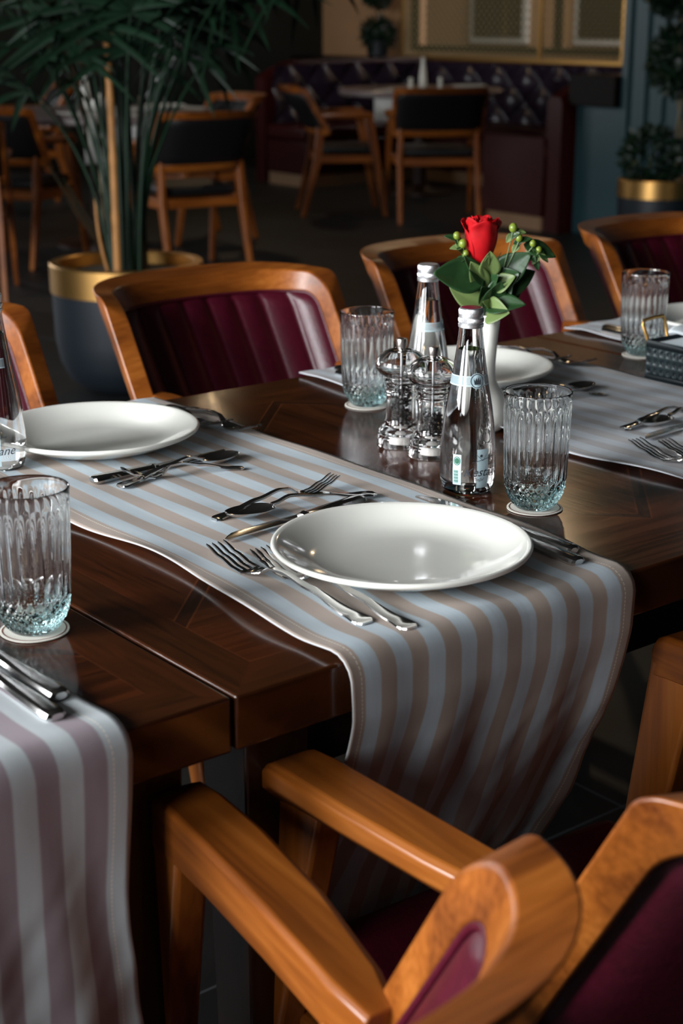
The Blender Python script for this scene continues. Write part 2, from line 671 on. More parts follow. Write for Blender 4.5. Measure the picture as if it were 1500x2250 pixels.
for k, (a0, a1) in enumerate(((-1.6, -0.2), (0.4, 1.8), (2.4, 3.8))):
    window_frame(k + 1, 'x', -3.2, a0, a1, 0.95, 2.75)
for k, (a0, a1) in enumerate(((-1.0, 0.6), (1.6, 3.2))):
    window_frame(k + 4, 'y', 11.3, a0, a1, 1.1, 2.9)

# ---- right-hand teal panelled wall, parallel to Y, standing at x = 6.47
TX = 6.47
SCR0, SCR1 = 7.15, 9.66
bm = bmesh.new()
box(bm, TX, -4.0, 0, TX + 0.15, 5.36, 3.2)
yy = 5.36
while yy > 2.6:
    box(bm, TX - 0.02, yy - 0.05, 0.0, TX + 0.001, yy, 3.2)       # fluted battens
    yy -= 0.13
box(bm, TX, 5.36, 0, TX + 0.15, 5.715, 0.755)
struct(obj('wall_right', bm, 'teal', bevel=0.005))
bm = bmesh.new()
box(bm, TX - 0.06, 5.37, 0.757, TX + 0.2, 5.73, 0.93)
struct(obj('trim_2', bm, 'frame_dark', bevel=0.005))
# wall beyond the booth, with the opening behind the booth that looks outside
wall_with_holes('wall_booth', 'x', 9.0, 3.0, 11.4, 3.2, [(6.6, 10.15, 0.95, 2.9)], 'beige', inward=-1)
window_frame(6, 'x', 9.05, 6.6, 10.15, 0.95, 2.9)
bm = bmesh.new()
box(bm, 9.08, 6.6, 0.95, 9.086, 10.15, 2.9)
struct(obj('window_7', bm, 'pane'))
area('street_daylight', (11.0, 7.5, 4.6), (13.0, 10.0, 1.5), 4, 2, 330, (0.95, 0.97, 1.0))

# building across the street, seen through the booth window
fac = thing('building', 'sandstone building facade seen through the window behind the booth', 'building', (13.0, 9.2, 0))
bm = bmesh.new()
box(bm, 0, -6, 0, 0.4, 6, 6)
obj('facade', bm, 'facade', fac)
for k in range(6):
    y0 = -5.0 + k * 1.7
    bm = bmesh.new()
    box(bm, -0.06, y0 - 0.08, 0.92, 0.0, y0 + 0.88, 2.3)
    f = obj('window_surround', bm, 'facade_white', fac, bevel=0.01)
    bm = bmesh.new()
    box(bm, -0.075, y0, 1.0, -0.061, y0 + 0.8, 2.2)
    obj('window_pane', bm, 'frame_dark', f)
bm = bmesh.new()
box(bm, -0.12, -6, 2.5, 0.0, 6, 2.75)
obj('cornice', bm, 'facade_white', fac, bevel=0.02)

# ================================================================ TABLES
TZ = 0.75
TD = 0.917


def make_table(x0, x1, label):
    t = thing('dining_table', label, 'table', (x0, 0, 0))
    w = x1 - x0
    bm = bmesh.new()
    box(bm, 0.0008, 0, -0.05, w - 0.0008, TD, 0)
    o = obj('tabletop', bm, 'table', t, (0, 0, TZ), bevel=0.0028, seg=3)
    bm = bmesh.new()
    box(bm, 0.05, 0.05, 0.63, w - 0.05, 0.075, 0.70)
    box(bm, 0.05, TD - 0.075, 0.63, w - 0.05, TD - 0.05, 0.70)
    box(bm, 0.05, 0.075, 0.63, 0.075, TD - 0.075, 0.70)
    box(bm, w - 0.075, 0.075, 0.63, w - 0.05, TD - 0.075, 0.70)
    obj('apron', bm, 'table_dark', t, bevel=0.002)
    for (px, py) in ((0.03, 0.03), (w - 0.10, 0.03), (0.03, TD - 0.10), (w - 0.10, TD - 0.10)):
        bm = bmesh.new()
        a = 0.07
        b_ = 0.045
        c = (a - b_) / 2
        loft(bm, [[(px + c, py + c, 0), (px + a - c, py + c, 0), (px + a - c, py + a - c, 0), (px + c, py + a - c, 0)],
                  [(px, py, 0.6985), (px + a, py, 0.6985), (px + a, py + a, 0.6985), (px, py + a, 0.6985)]])
        obj('leg', bm, 'table_dark', t, bevel=0.003)
    return t


make_table(0.0, 1.27, 'dark inlaid wooden table carrying the rose, bottles and the large near plate')
make_table(-1.273, -0.003, 'dark wooden table at the left, under the mauve runner')
make_table(1.273, 2.543, 'dark wooden table at the right, beyond the black basket')


# ================================================================ RUNNERS
def make_runner(x0, x1, m, label, hang=0.5, tuck=0.1, seed=0, name='table_runner', y_far=0.921, skew=0.0):
    rng = random.Random(seed)
    ph = [rng.uniform(0, 6.28) for _ in range(12)]
    top = y_far - 0.012
    r = 0.019
    arc = r * pi / 2
    L = top + arc + hang
    nu, nv = 76, 190
    bm = bmesh.new()
    uvl = bm.loops.layers.uv.new('UVMap')

    def fn(u, v):
        s = v * L
        x = x0 + (x1 - x0) * u
        base = TZ + 0.0026
        x -= (skew + 0.012 * u * (1 if skew else 0)) * (1 - smooth(0.0, 0.22, y_far - s))
        el = exp(-u * (x1 - x0) / 0.022)
        er = exp(-(1 - u) * (x1 - x0) / 0.018)
        y_s = y_far - s
        wav = 0.5 + 0.5 * sin(y_s * 22 + ph[0]) * sin(y_s * 9.3 + ph[1])
        x += el * 0.0075 * sin(y_s * 17 + ph[2]) - er * 0.004 * sin(y_s * 17 + ph[3])
        rip = 0.0011 * (1 + sin(x * 70 + y_s * 6 + ph[4]) * sin(y_s * 19 + x * 12 + ph[5]))
        if s < top:
            y = y_far - s
            z = base + rip + el * 0.0065 * wav * smooth(0.0, 0.05, s) + er * 0.002 * wav
            z += 0.0025 * smooth(top - 0.05, top, s)
            return (x, y, z)
        z_top = base + 0.0025 + rip + el * 0.0065 * wav
        rr = r + (z_top - base)
        if s < top + arc:
            a = (s - top) / r
            return (x, 0.012 - 0.002 - rr * sin(a) + 0.002 * (1 - 0), z_top - rr * (1 - cos(a)))
        h = s - top - arc
        d = h / 0.5
        y = 0.012 - rr
        k = max(0.0, h - 0.035)
        y += tuck * (k / 0.28) ** 1.25 * 0.75 if k > 0 else 0
        fold = smooth(0.02, 0.2, h)
        cx = x * 46 + h * 5
        y += fold * (0.0045 * sin(cx + ph[6]) + 0.0035 * sin(x * 83 - h * 9 + ph[7]) + 0.005 * sin(x * 19 + h * 14 + ph[8]))
        y += fold * 0.0028 * noise.noise(Vector((x * 42 + h * 30, h * 16, seed))) + fold * 0.010 * noise.noise(Vector((x * 14, h * 9, seed * 3.7)))
        xx = x + fold * (0.0035 * sin(x * 40 + h * 11 + ph[9]) + 0.006 * noise.noise(Vector((x * 11, h * 7, seed + 9.1))))
        xc = (x0 + x1) / 2
        xx = xc + (xx - xc) * (1 - 0.03 * d)
        if h < 0.06:
            y = min(y, -0.004 - 0.0)
        return (xx, y, z_top - rr - h)
    grid(bm, nu, nv, fn, uvl=uvl, uvf=lambda a, b: (a, b * L))
    o = obj(name, bm, m, angle=180)
    solidify(o, 0.0016, 1)
    tag(o, label, 'table runner')
    return o


RG = None
make_runner(0.124, 0.506, 'cloth_a', 'beige and pale blue striped runner under the large near plate', 0.42, 0.145, 3, skew=0.019)
make_runner(0.757, 1.15, 'cloth_b', 'pale grey-blue runner at the right, between tumbler and black basket', 0.40, 0.05, 5)
make_runner(-0.492, -0.109, 'cloth_c', 'mauve and pale grey striped runner hanging at the lower left', 0.272, -0.015, 8)
make_runner(1.345, 1.735, 'cloth_b', 'pale runner behind the far right tumbler', 0.40, 0.05, 11)


# ================================================================ PLATES
def make_plate(cx, cy, R, label, z=0.7575):
    t = thing('dinner_plate', label, 'plate', (cx, cy, z))
    s = R / 0.131
    prof = [(0.0, 0.004), (0.030, 0.004), (0.062, 0.0042), (0.082, 0.0052), (0.095, 0.0085), (0.106, 0.0135), (0.116, 0.0185),
            (0.1235, 0.0222), (0.1275, 0.0238), (0.1300, 0.0236), (0.1312, 0.0218), (0.1305, 0.0195), (0.1270, 0.0172), (0.118, 0.0132), (0.106, 0.0080),
            (0.094, 0.0035), (0.084, 0.0008), (0.080, 0.0), (0.077, 0.0), (0.074, 0.0012), (0.05, 0.0014), (0.0, 0.0014)]
    prof = [(r * s, zz) for r, zz in prof]
    bm = bmesh.new()
    n = 128
    vs = []
    c0 = bm.verts.new((0, 0, prof[0][1]))
    c1 = bm.verts.new((0, 0, prof[-1][1]))
    for (r, zz) in prof[1:-1]:
        vs.append([bm.verts.new((r * cos(2 * pi * i / n), r * sin(2 * pi * i / n), zz)) for i in range(n)])
    for i in range(n):
        j = (i + 1) % n
        bm.faces.new((c0, vs[0][i], vs[0][j]))
        bm.faces.new((c1, vs[-1][j], vs[-1][i]))
    for a, b in zip(vs, vs[1:]):
        for i in range(n):
            j = (i + 1) % n
            bm.faces.new((a[i], b[i], b[j], a[j]))
    o = obj('plate_body', bm, 'porcelain', t, angle=180)
    return t


def simple_plate(cx, cy, R, label, z=0.7575):
    t = make_plate(cx, cy, R, label, z)
    # a one-mesh thing: drop the empty
    ch = t.children[0]
    ch.parent = None
    ch.location = t.location
    ch.name = 'dinner_plate'
    tag(ch, t['label'], 'plate')
    bpy.data.objects.remove(t)
    return ch


simple_plate(0.3085, 0.150, 0.131, 'large white dinner plate on the striped runner, nearest the viewer')
simple_plate(0.3055, 0.7435, 0.131, 'white dinner plate at the left, in front of the burgundy chair')
simple_plate(0.930, 0.724, 0.131, 'white dinner plate behind the bottles and the rose')
simple_plate(1.025, 0.205, 0.131, 'white dinner plate cut by the right edge, beside the crossed forks')
simple_plate(1.555, 0.735, 0.131, 'white dinner plate behind the far right tumbler')


# ================================================================ CUTLERY
def xsec(w, z, th, rim, y):
    """handle section with a raised rim; w half width"""
    a = w
    return [(-a, y, z), (-a * 0.92, y, z + th), (-a * 0.70, y, z + th + rim * 0.2 - rim), (0, y, z + th - rim * 0.6),
            (a * 0.70, y, z + th + rim * 0.2 - rim), (a * 0.92, y, z + th), (a, y, z), (a * 0.8, y, z - th * 0.7), (0, y, z - th), (-a * 0.8, y, z - th * 0.7)]


def fork_mesh(L, tip=0.016):
    bm = bmesh.new()
    k = L / 0.24
    W = [(0, 0.0065), (0.012, 0.0098), (0.03, 0.0106), (0.10, 0.0085), (0.30, 0.0052), (0.50, 0.0036), (0.60, 0.0033), (0.66, 0.0050), (0.70, 0.0108), (0.73, 0.0128), (0.76, 0.0130)]
    Z = [(0, 0.0025), (0.10, 0.004), (0.35, 0.012), (0.52, 0.0165), (0.60, 0.0150), (0.68, 0.006), (0.74, 0.0028), (0.80, 0.0040), (0.9, 0.0095), (1.0, tip)]
    rings = []
    n = 40
    for i in range(n + 1):
        t = 0.76 * i / n
        w = interp(W, t) * k
        z = interp(Z, t)
        th = 0.0012 if t > 0.66 else 0.0016
        rim = 0.0011 if 0.02 < t < 0.30 else (0.0011 * (1 - (t - 0.3) / 0.12) if 0.3 <= t < 0.42 else 0)
        rings.append([(p[0], p[1], p[2] + (0 if t < 0.66 else 0.0016 * (abs(p[0]) / (0.013 * k)) ** 2 * smooth(0.66, 0.72, t))) for p in xsec(w, z, th, rim, t * L)])
    loft(bm, rings)
    for q in range(4):
        xo = (-1.5 + q) * 0.0072 * k
        rings = []
        for i in range(13):
            t = 0.745 + (1.0 - 0.745) * i / 12
            hw = (0.0021 - 0.0010 * (i / 12) ** 2) * k
            if i == 12:
                hw *= 0.5
            z = interp(Z, t) + 0.0008 * (abs(-1.5 + q) / 1.5)
            x = xo * (1 - 0.04 * i / 12)
            y = t * L
            rings.append([(x - hw, y, z - 0.0008), (x - hw, y, z + 0.0009), (x, y, z + 0.0014), (x + hw, y, z + 0.0009), (x + hw, y, z - 0.0008), (x, y, z - 0.0013)])
        loft(bm, rings)
    return bm


def spoon_mesh(L):
    bm = bmesh.new()
    W = [(0, 0.006), (0.02, 0.0092), (0.10, 0.0085), (0.30, 0.005), (0.50, 0.0034), (0.66, 0.0033)]
    Z = [(0, 0.0025), (0.10, 0.004), (0.40, 0.013), (0.58, 0.0165), (0.68, 0.011), (0.74, 0.0085)]
    rings = []
    for i in range(31):
        t = 0.70 * i / 30
        w = interp(W, t)
        rings.append(xsec(w, interp(Z, t), 0.0015, 0.001 if 0.02 < t < 0.3 else 0, t * L))
    loft(bm, rings)
    # bowl: double surface
    y0, y1 = 0.685 * L, L
    n, mth = 24, 12
    for side in (0, 1):
        rows = []
        for i in range(n + 1):
            t = i / n
            e = 2 * t - 1
            w = 0.019 * sqrt(max(0.0, 1 - e * e)) ** 0.9 * (1 + 0.12 * (-e)) * (L / 0.2)
            y = y0 + (y1 - y0) * t
            row = []
            for j in range(mth + 1):
                q = 2 * j / mth - 1
                depth = 0.0075 * (1 - e * e) ** 0.8 * (1 - q * q)
                z = 0.0092 - depth - (0.0011 if side else 0)
                row.append(bm.verts.new((w * q, y, z)))
            rows.append(row)
        for a, b in zip(rows, rows[1:]):
            for j in range(mth):
                bm.faces.new((a[j], a[j + 1], b[j + 1], b[j]) if not side else (a[j], b[j], b[j + 1], a[j + 1]))
        if side == 0:
            keep = rows
    lo = rows
    for a, b, c, d in zip(keep, keep[1:], lo, lo[1:]):
        for j in (0, mth):
            bm.faces.new((a[j], b[j], d[j], c[j]))
    bmesh.ops.remove_doubles(bm, verts=bm.verts, dist=1e-6)
    return bm


def knife_handle(L, hf=0.46):
    bm = bmesh.new()
    rings = []
    H = hf * L
    tab = [(0, 0.0055, 0.0030), (0.02, 0.0092, 0.0042), (0.07, 0.0102, 0.0048), (0.5, 0.0085, 0.0042), (0.9, 0.0062, 0.0034), (0.93, 0.0075, 0.0044), (0.96, 0.0062, 0.0036), (1.0, 0.0068, 0.0030)]
    for t, w, th in tab:
        y = t * H
        zc = 0.005
        rings.append([(-w, y, zc), (-w * 0.78, y, zc + th * 0.75), (-w * 0.4, y, zc + th), (w * 0.4, y, zc + th), (w * 0.78, y, zc + th * 0.75),
                      (w, y, zc), (w * 0.78, y, zc - th * 0.75), (w * 0.4, y, zc - th), (-w * 0.4, y, zc - th), (-w * 0.78, y, zc - th * 0.75)])
    loft(bm, rings)
    return bm


def knife_blade(L, hf=0.46):
    bm = bmesh.new()
    y0 = hf * L - 0.004
    rings = []
    for i in range(13):
        t = i / 12
        y = y0 + (L - y0) * t
        xr = -0.0075
        xl = 0.0085 + 0.0022 * sin(pi * t)
        if t > 0.8:
            q = (t - 0.8) / 0.2
            xl = xl - (xl - xr) * (q ** 2.2) * 0.96
        z = 0.0045
        rings.append([(xr, y, z - 0.0009), (xr, y, z + 0.0009), (xl * 0.4, y, z + 0.0007), (xl, y, z + 0.0001), (xl, y, z - 0.0001), (xl * 0.4, y, z - 0.0007)])
    loft(bm, rings)
    return bm


def place(o, x, y, ang, z=0.7548, tilt=0.0, roll=0.0):
    """local +y (towards tip) points along world angle ang (degrees from +x)"""
    o.location = (x, y, z)
    o.rotation_euler = (radians(tilt), radians(roll), radians(ang - 90))
    return o


_cm = {}


def fork(L, x, y, ang, label, z=0.7548, tilt=0.0, roll=0):
    key = 'f%.3f' % L
    if key not in _cm:
        _cm[key] = obj('fork', fork_mesh(L), 'steel', angle=50)
        o = _cm[key]
    else:
        o = _cm[key].copy()
        COL.objects.link(o)
    tag(o, label, 'fork')
    return place(o, x, y, ang, z, tilt, roll)


def spoon(L, x, y, ang, label, z=0.7548, tilt=0.0, roll=0):
    key = 's%.3f' % L
    if key not in _cm:
        o = _cm[key] = obj('spoon', spoon_mesh(L), 'steel', angle=60)
    else:
        o = _cm[key].copy()
        COL.objects.link(o)
    tag(o, label, 'spoon')
    return place(o, x, y, ang, z, tilt, roll)


def knife(L, x, y, ang, label, z=0.7548, tilt=0.0, roll=0, hf=0.46):
    t = thing('table_knife', label, 'knife')
    key = 'k%.3f%.2f' % (L, hf)
    if key not in _cm:
        a = obj('handle', knife_handle(L, hf), 'steel', t, angle=30)
        b = obj('blade', knife_blade(L, hf), 'steel', t, angle=40)
        _cm[key] = (a, b)
    else:
        for s in _cm[key]:
            c = s.copy()
            COL.objects.link(c)
            c.parent = t
    return place(t, x, y, ang, z, tilt, roll)


# nearest setting
fork(0.240, 0.176, 0.043, 90.5, 'dinner fork on the runner left of the large near plate, outer one', roll=0)
fork(0.234, 0.199, 0.008, 90.2, 'dinner fork lying partly under the outer fork, closer to the near plate', z=0.7549)
fork(0.182, 0.241, 0.384, 5.0, 'dessert fork with raised tines above the near plate, handle to the left')
spoon(0.190, 0.437, 0.346, 171.5, 'dessert spoon above the near plate with its bowl over the fork handle', z=0.7565)
knife(0.205, 0.412, 0.338, 185.4, 'dessert knife whose blade slips under the left rim of the near plate', z=0.7548)
knife(0.245, 0.466, 0.062, 88.6, 'dinner knife right of the near plate, along the edge of the runner')
knife(0.225, 0.443, 0.034, 84.5, 'knife right of the near plate, its handle nearest the hanging cloth')
# far setting of the same runner
knife(0.200, 0.210, 0.592, 3.0, 'small knife with bolster below the left plate, handle to the left')
spoon(0.185, 0.226, 0.557, 7.2, 'dark shining spoon across the knife below the left plate')
fork(0.150, 0.384, 0.531, 163.0, 'dessert fork crossing the spoon handle below the left plate')
fork(0.215, 0.446, 0.902, 270 + 6.5, 'dark fork emerging from under the right rim of the left plate, nearer the plate', z=0.7548)
fork(0.215, 0.484, 0.858, 269.8, 'dark fork right of the left plate, nearer the runner edge')
# far setting of the right runner
fork(0.215, 1.100, 0.905, 274.0, 'fork behind the middle plate, its tines towards the plate rim')
fork(0.215, 1.128, 0.865, 270.0, 'fork beside the middle plate over the bare edge of the grey runner')
spoon(0.185, 0.862, 0.535, 12.0, 'spoon seen behind the right tumbler, its dark bowl showing')
fork(0.150, 1.015, 0.524, 172.0, 'dessert fork seen past the right tumbler, only its handle end clear')
knife(0.200, 0.838, 0.577, 3.0, 'small knife behind the right tumbler below the middle plate')
# near setting of the right runner
fork(0.240, 0.808, 0.052, 88.0, 'fork at the right picture edge, outer one of the pair by the cut plate')
fork(0.234, 0.842, 0.032, 90.0, 'fork at the right picture edge, inner one of the pair by the cut plate')
fork(0.182, 0.884, 0.371, 1.8, 'dessert fork at the right edge above the forks, handle end pointing left')
spoon(0.190, 1.095, 0.350, 176.5, 'spoon at the right edge lying over the dessert fork handle', z=0.7565)
knife(0.205, 1.070, 0.335, 184.5, 'dessert knife at the right edge with its blade above the two forks')
# near left setting
knife(0.245, -0.121, 0.070, 91.0, 'knife with a heavy handle at the lower left, nearer the glass')
knife(0.245, -0.143, 0.036, 90.0, 'knife with a heavy handle at the lower left, nearer the cloth fold')
# far right setting, far middle setting
knife(0.235, 1.373, 0.850, 267.0, 'knife behind the far right tumbler, outer one')
knife(0.235, 1.392, 0.866, 268.0, 'knife behind the far right tumbler, inner one')
knife(0.235, 0.822, 0.898, 268.0, 'knife handle showing behind the far tumbler left of the bottle, farther one')
knife(0.235, 0.803, 0.872, 268.0, 'knife handle showing behind the far tumbler left of the bottle, closer one')


# ================================================================ COASTERS + TUMBLERS
def coaster(cx, cy, label, seed):
    bm = bmesh.new()
    def prof(th, r, z):
        return r * (1 + 0.008 * sin(th * 5 + seed)) if r > 0.02 else r
    lathe(bm, [(0.0, 0.0), (0.0305, 0.0), (0.0315, 0.0004), (0.0315, 0.0011), (0.0305, 0.0014), (0.0285, 0.0014)], 64, fn=prof, cap0=False)
    o = obj('coaster', bm, 'card', None, (cx, cy, TZ + 0.0003))
    bm = bmesh.new()
    n = 64
    vo, vi = [], []
    for i in range(n):
        th = 2 * pi * i / n
        k = 1 + 0.008 * sin(th * 5 + seed)
        vo.append(bm.verts.new((0.0292 * k * cos(th), 0.0292 * k * sin(th), 0.00155)))
        vi.append(bm.verts.new((0.0280 * k * cos(th), 0.0280 * k * sin(th), 0.00155)))
    for i in range(n):
        j = (i + 1) % n
        bm.faces.new((vo[i], vo[j], vi[j], vi[i]))
    obj('printed_ring', bm, 'card_line', o)
    tag(o, label, 'coaster')
    return o


def tumbler_mesh():
    bm = bmesh.new()
    n = 240
    FL = 24
    H = 0.134
    def outer(th, r, z):
        f = abs(sin(th * FL / 2))
        d = 0.0
        if z > 0.036:
            k = smooth(0.036, 0.044, z) * (1 - smooth(0.108, 0.122, z))
            d = -0.0011 * k * (1 - f)
        elif z > 0.006:
            a = th * FL / 2
            b = (z - 0.006) / 0.030 * pi * 2.5
            d = -0.0017 * (1 - min(1.0, abs(sin(a + b)) + 0.0)) - 0.0017 * (1 - abs(sin(a - b)))
        return r + d
    def inner(th, r, z):
        f = abs(sin(th * FL / 2))
        k = smooth(0.030, 0.05, z) * (1 - smooth(0.100, 0.122, z))
        return r + 0.0011 * k * (1 - f)
    out = []
    tab = [(0.0, 0.0200), (0.0015, 0.0222), (0.006, 0.0262), (0.014, 0.0312), (0.022, 0.0338), (0.032, 0.0352), (0.06, 0.0362), (0.10, 0.0374), (0.134, 0.0384)]
    zs = [0.0, 0.0008, 0.002] + [0.004 + 0.0016 * i for i in range(21)] + [0.0395 + 0.006 * i for i in range(12)] + [0.112, 0.118, 0.124, 0.129, 0.1325]
    def lin(tab, x):
        for (a, va), (b, vb) in zip(tab, tab[1:]):
            if x <= b:
                return va + (vb - va) * (x - a) / (b - a)
        return tab[-1][1]
    for z in zs:
        out.append((lin(tab, z), z, 0))
    out += [(0.0381, 0.1338, 0), (0.0374, 0.1343, 0), (0.0366, 0.1338, 1)]
    itab = [(0.013, 0.0), (0.0135, 0.0120), (0.016, 0.0210), (0.022, 0.0275), (0.032, 0.0318), (0.06, 0.0335), (0.10, 0.0349), (0.134, 0.0362)]
    for z in (0.129, 0.124, 0.118, 0.112, 0.104, 0.094, 0.084, 0.074, 0.064, 0.055, 0.047, 0.040, 0.034, 0.028, 0.023, 0.0185, 0.0155, 0.0138):
        out.append((lin(itab, z), z, 1))
    rings = []
    for (r, z, side) in out:
        ring = []
        for i in range(n):
            th = 2 * pi * i / n
            rr = inner(th, r, z) if side else outer(th, r, z)
            ring.append((rr * cos(th), rr * sin(th), z))
        rings.append(ring)
    loft(bm, rings)
    return bm


tum = obj('drinking_glass', tumbler_mesh(), 'tumbler', angle=38)
GL = ((0.5600, 0.2130, 'ribbed tumbler on a coaster right of the near water bottle'),
      (-0.0585, 0.2330, 'ribbed tumbler at the left edge, nearest the viewer'),
      (0.7235, 0.7080, 'ribbed tumbler left of the pepper mills and the far bottle'),
      (1.2930, 0.6950, 'ribbed tumbler at the far right, behind the black basket'))
for i, (x, y, lab) in enumerate(GL):
    g = tum if i == 0 else tum.copy()
    if i:
        COL.objects.link(g)
    g.location = (x, y, TZ + 0.0019)
    g.rotation_euler = (0, 0, i * 0.37)
    tag(g, lab, 'glass')
    coaster(x, y - 0.001, ('round white paper coaster under the tumbler right of the near bottle',
                   'round white paper coaster under the tumbler at the left edge',
                   'round white paper coaster under the tumbler left of the mills',
                   'round white paper coaster under the far right tumbler')[i], i)


# ================================================================ WATER BOTTLES
BOT = [(0.0, 0.0235), (0.002, 0.0275), (0.006, 0.0302), (0.014, 0.0318), (0.030, 0.0327), (0.050, 0.0322), (0.075, 0.0303), (0.100, 0.0271),
       (0.125, 0.0225), (0.150, 0.0186), (0.170, 0.0158), (0.184, 0.0141), (0.190, 0.0136)]


def bot_r(z):
    for (a, va), (b, vb) in zip(BOT, BOT[1:]):
        if z <= b:
            return va + (vb - va) * (z - a) / (b - a)
    return BOT[-1][1]


def arc_patch(bm, th0, th1, z0, z1, off=0.0003, n=16, m=6, mi=0):
    def fn(u, v):
        z = z0 + (z1 - z0) * v
        th = th0 + (th1 - th0) * u
        r = bot_r(z) + off
        return (r * cos(th), r * sin(th), z)
    grid(bm, n, m, fn, mi)


def text_mesh_on_bottle(body, size, th_c, zc, shear=0.0, off=0.0005, vertical=False):
    cu = bpy.data.curves.new('txt', 'FONT')
    cu.body = body
    cu.size = size
    cu.shear = shear
    cu.align_x = 'CENTER'
    cu.resolution_u = 3
    to = bpy.data.objects.new('txt', cu)
    COL.objects.link(to)
    dg = bpy.context.evaluated_depsgraph_get()
    dg.update()
    me = bpy.data.meshes.new_from_object(to.evaluated_get(dg))
    bm = bmesh.new()
    bm.from_mesh(me)
    bpy.data.objects.remove(to)
    bpy.data.meshes.remove(me)
    bmesh.ops.triangulate(bm, faces=bm.faces)
    bmesh.ops.subdivide_edges(bm, edges=[e for e in bm.edges if e.calc_length() > 0.004], cuts=1)
    for v in bm.verts:
        x, y = v.co.x, v.co.y
        if vertical:
            x, y = -y, x
        z = zc + y
        r = bot_r(z) + off
        th = th_c + x / r
        v.co = Vector((r * cos(th), r * sin(th), z))
    return bm


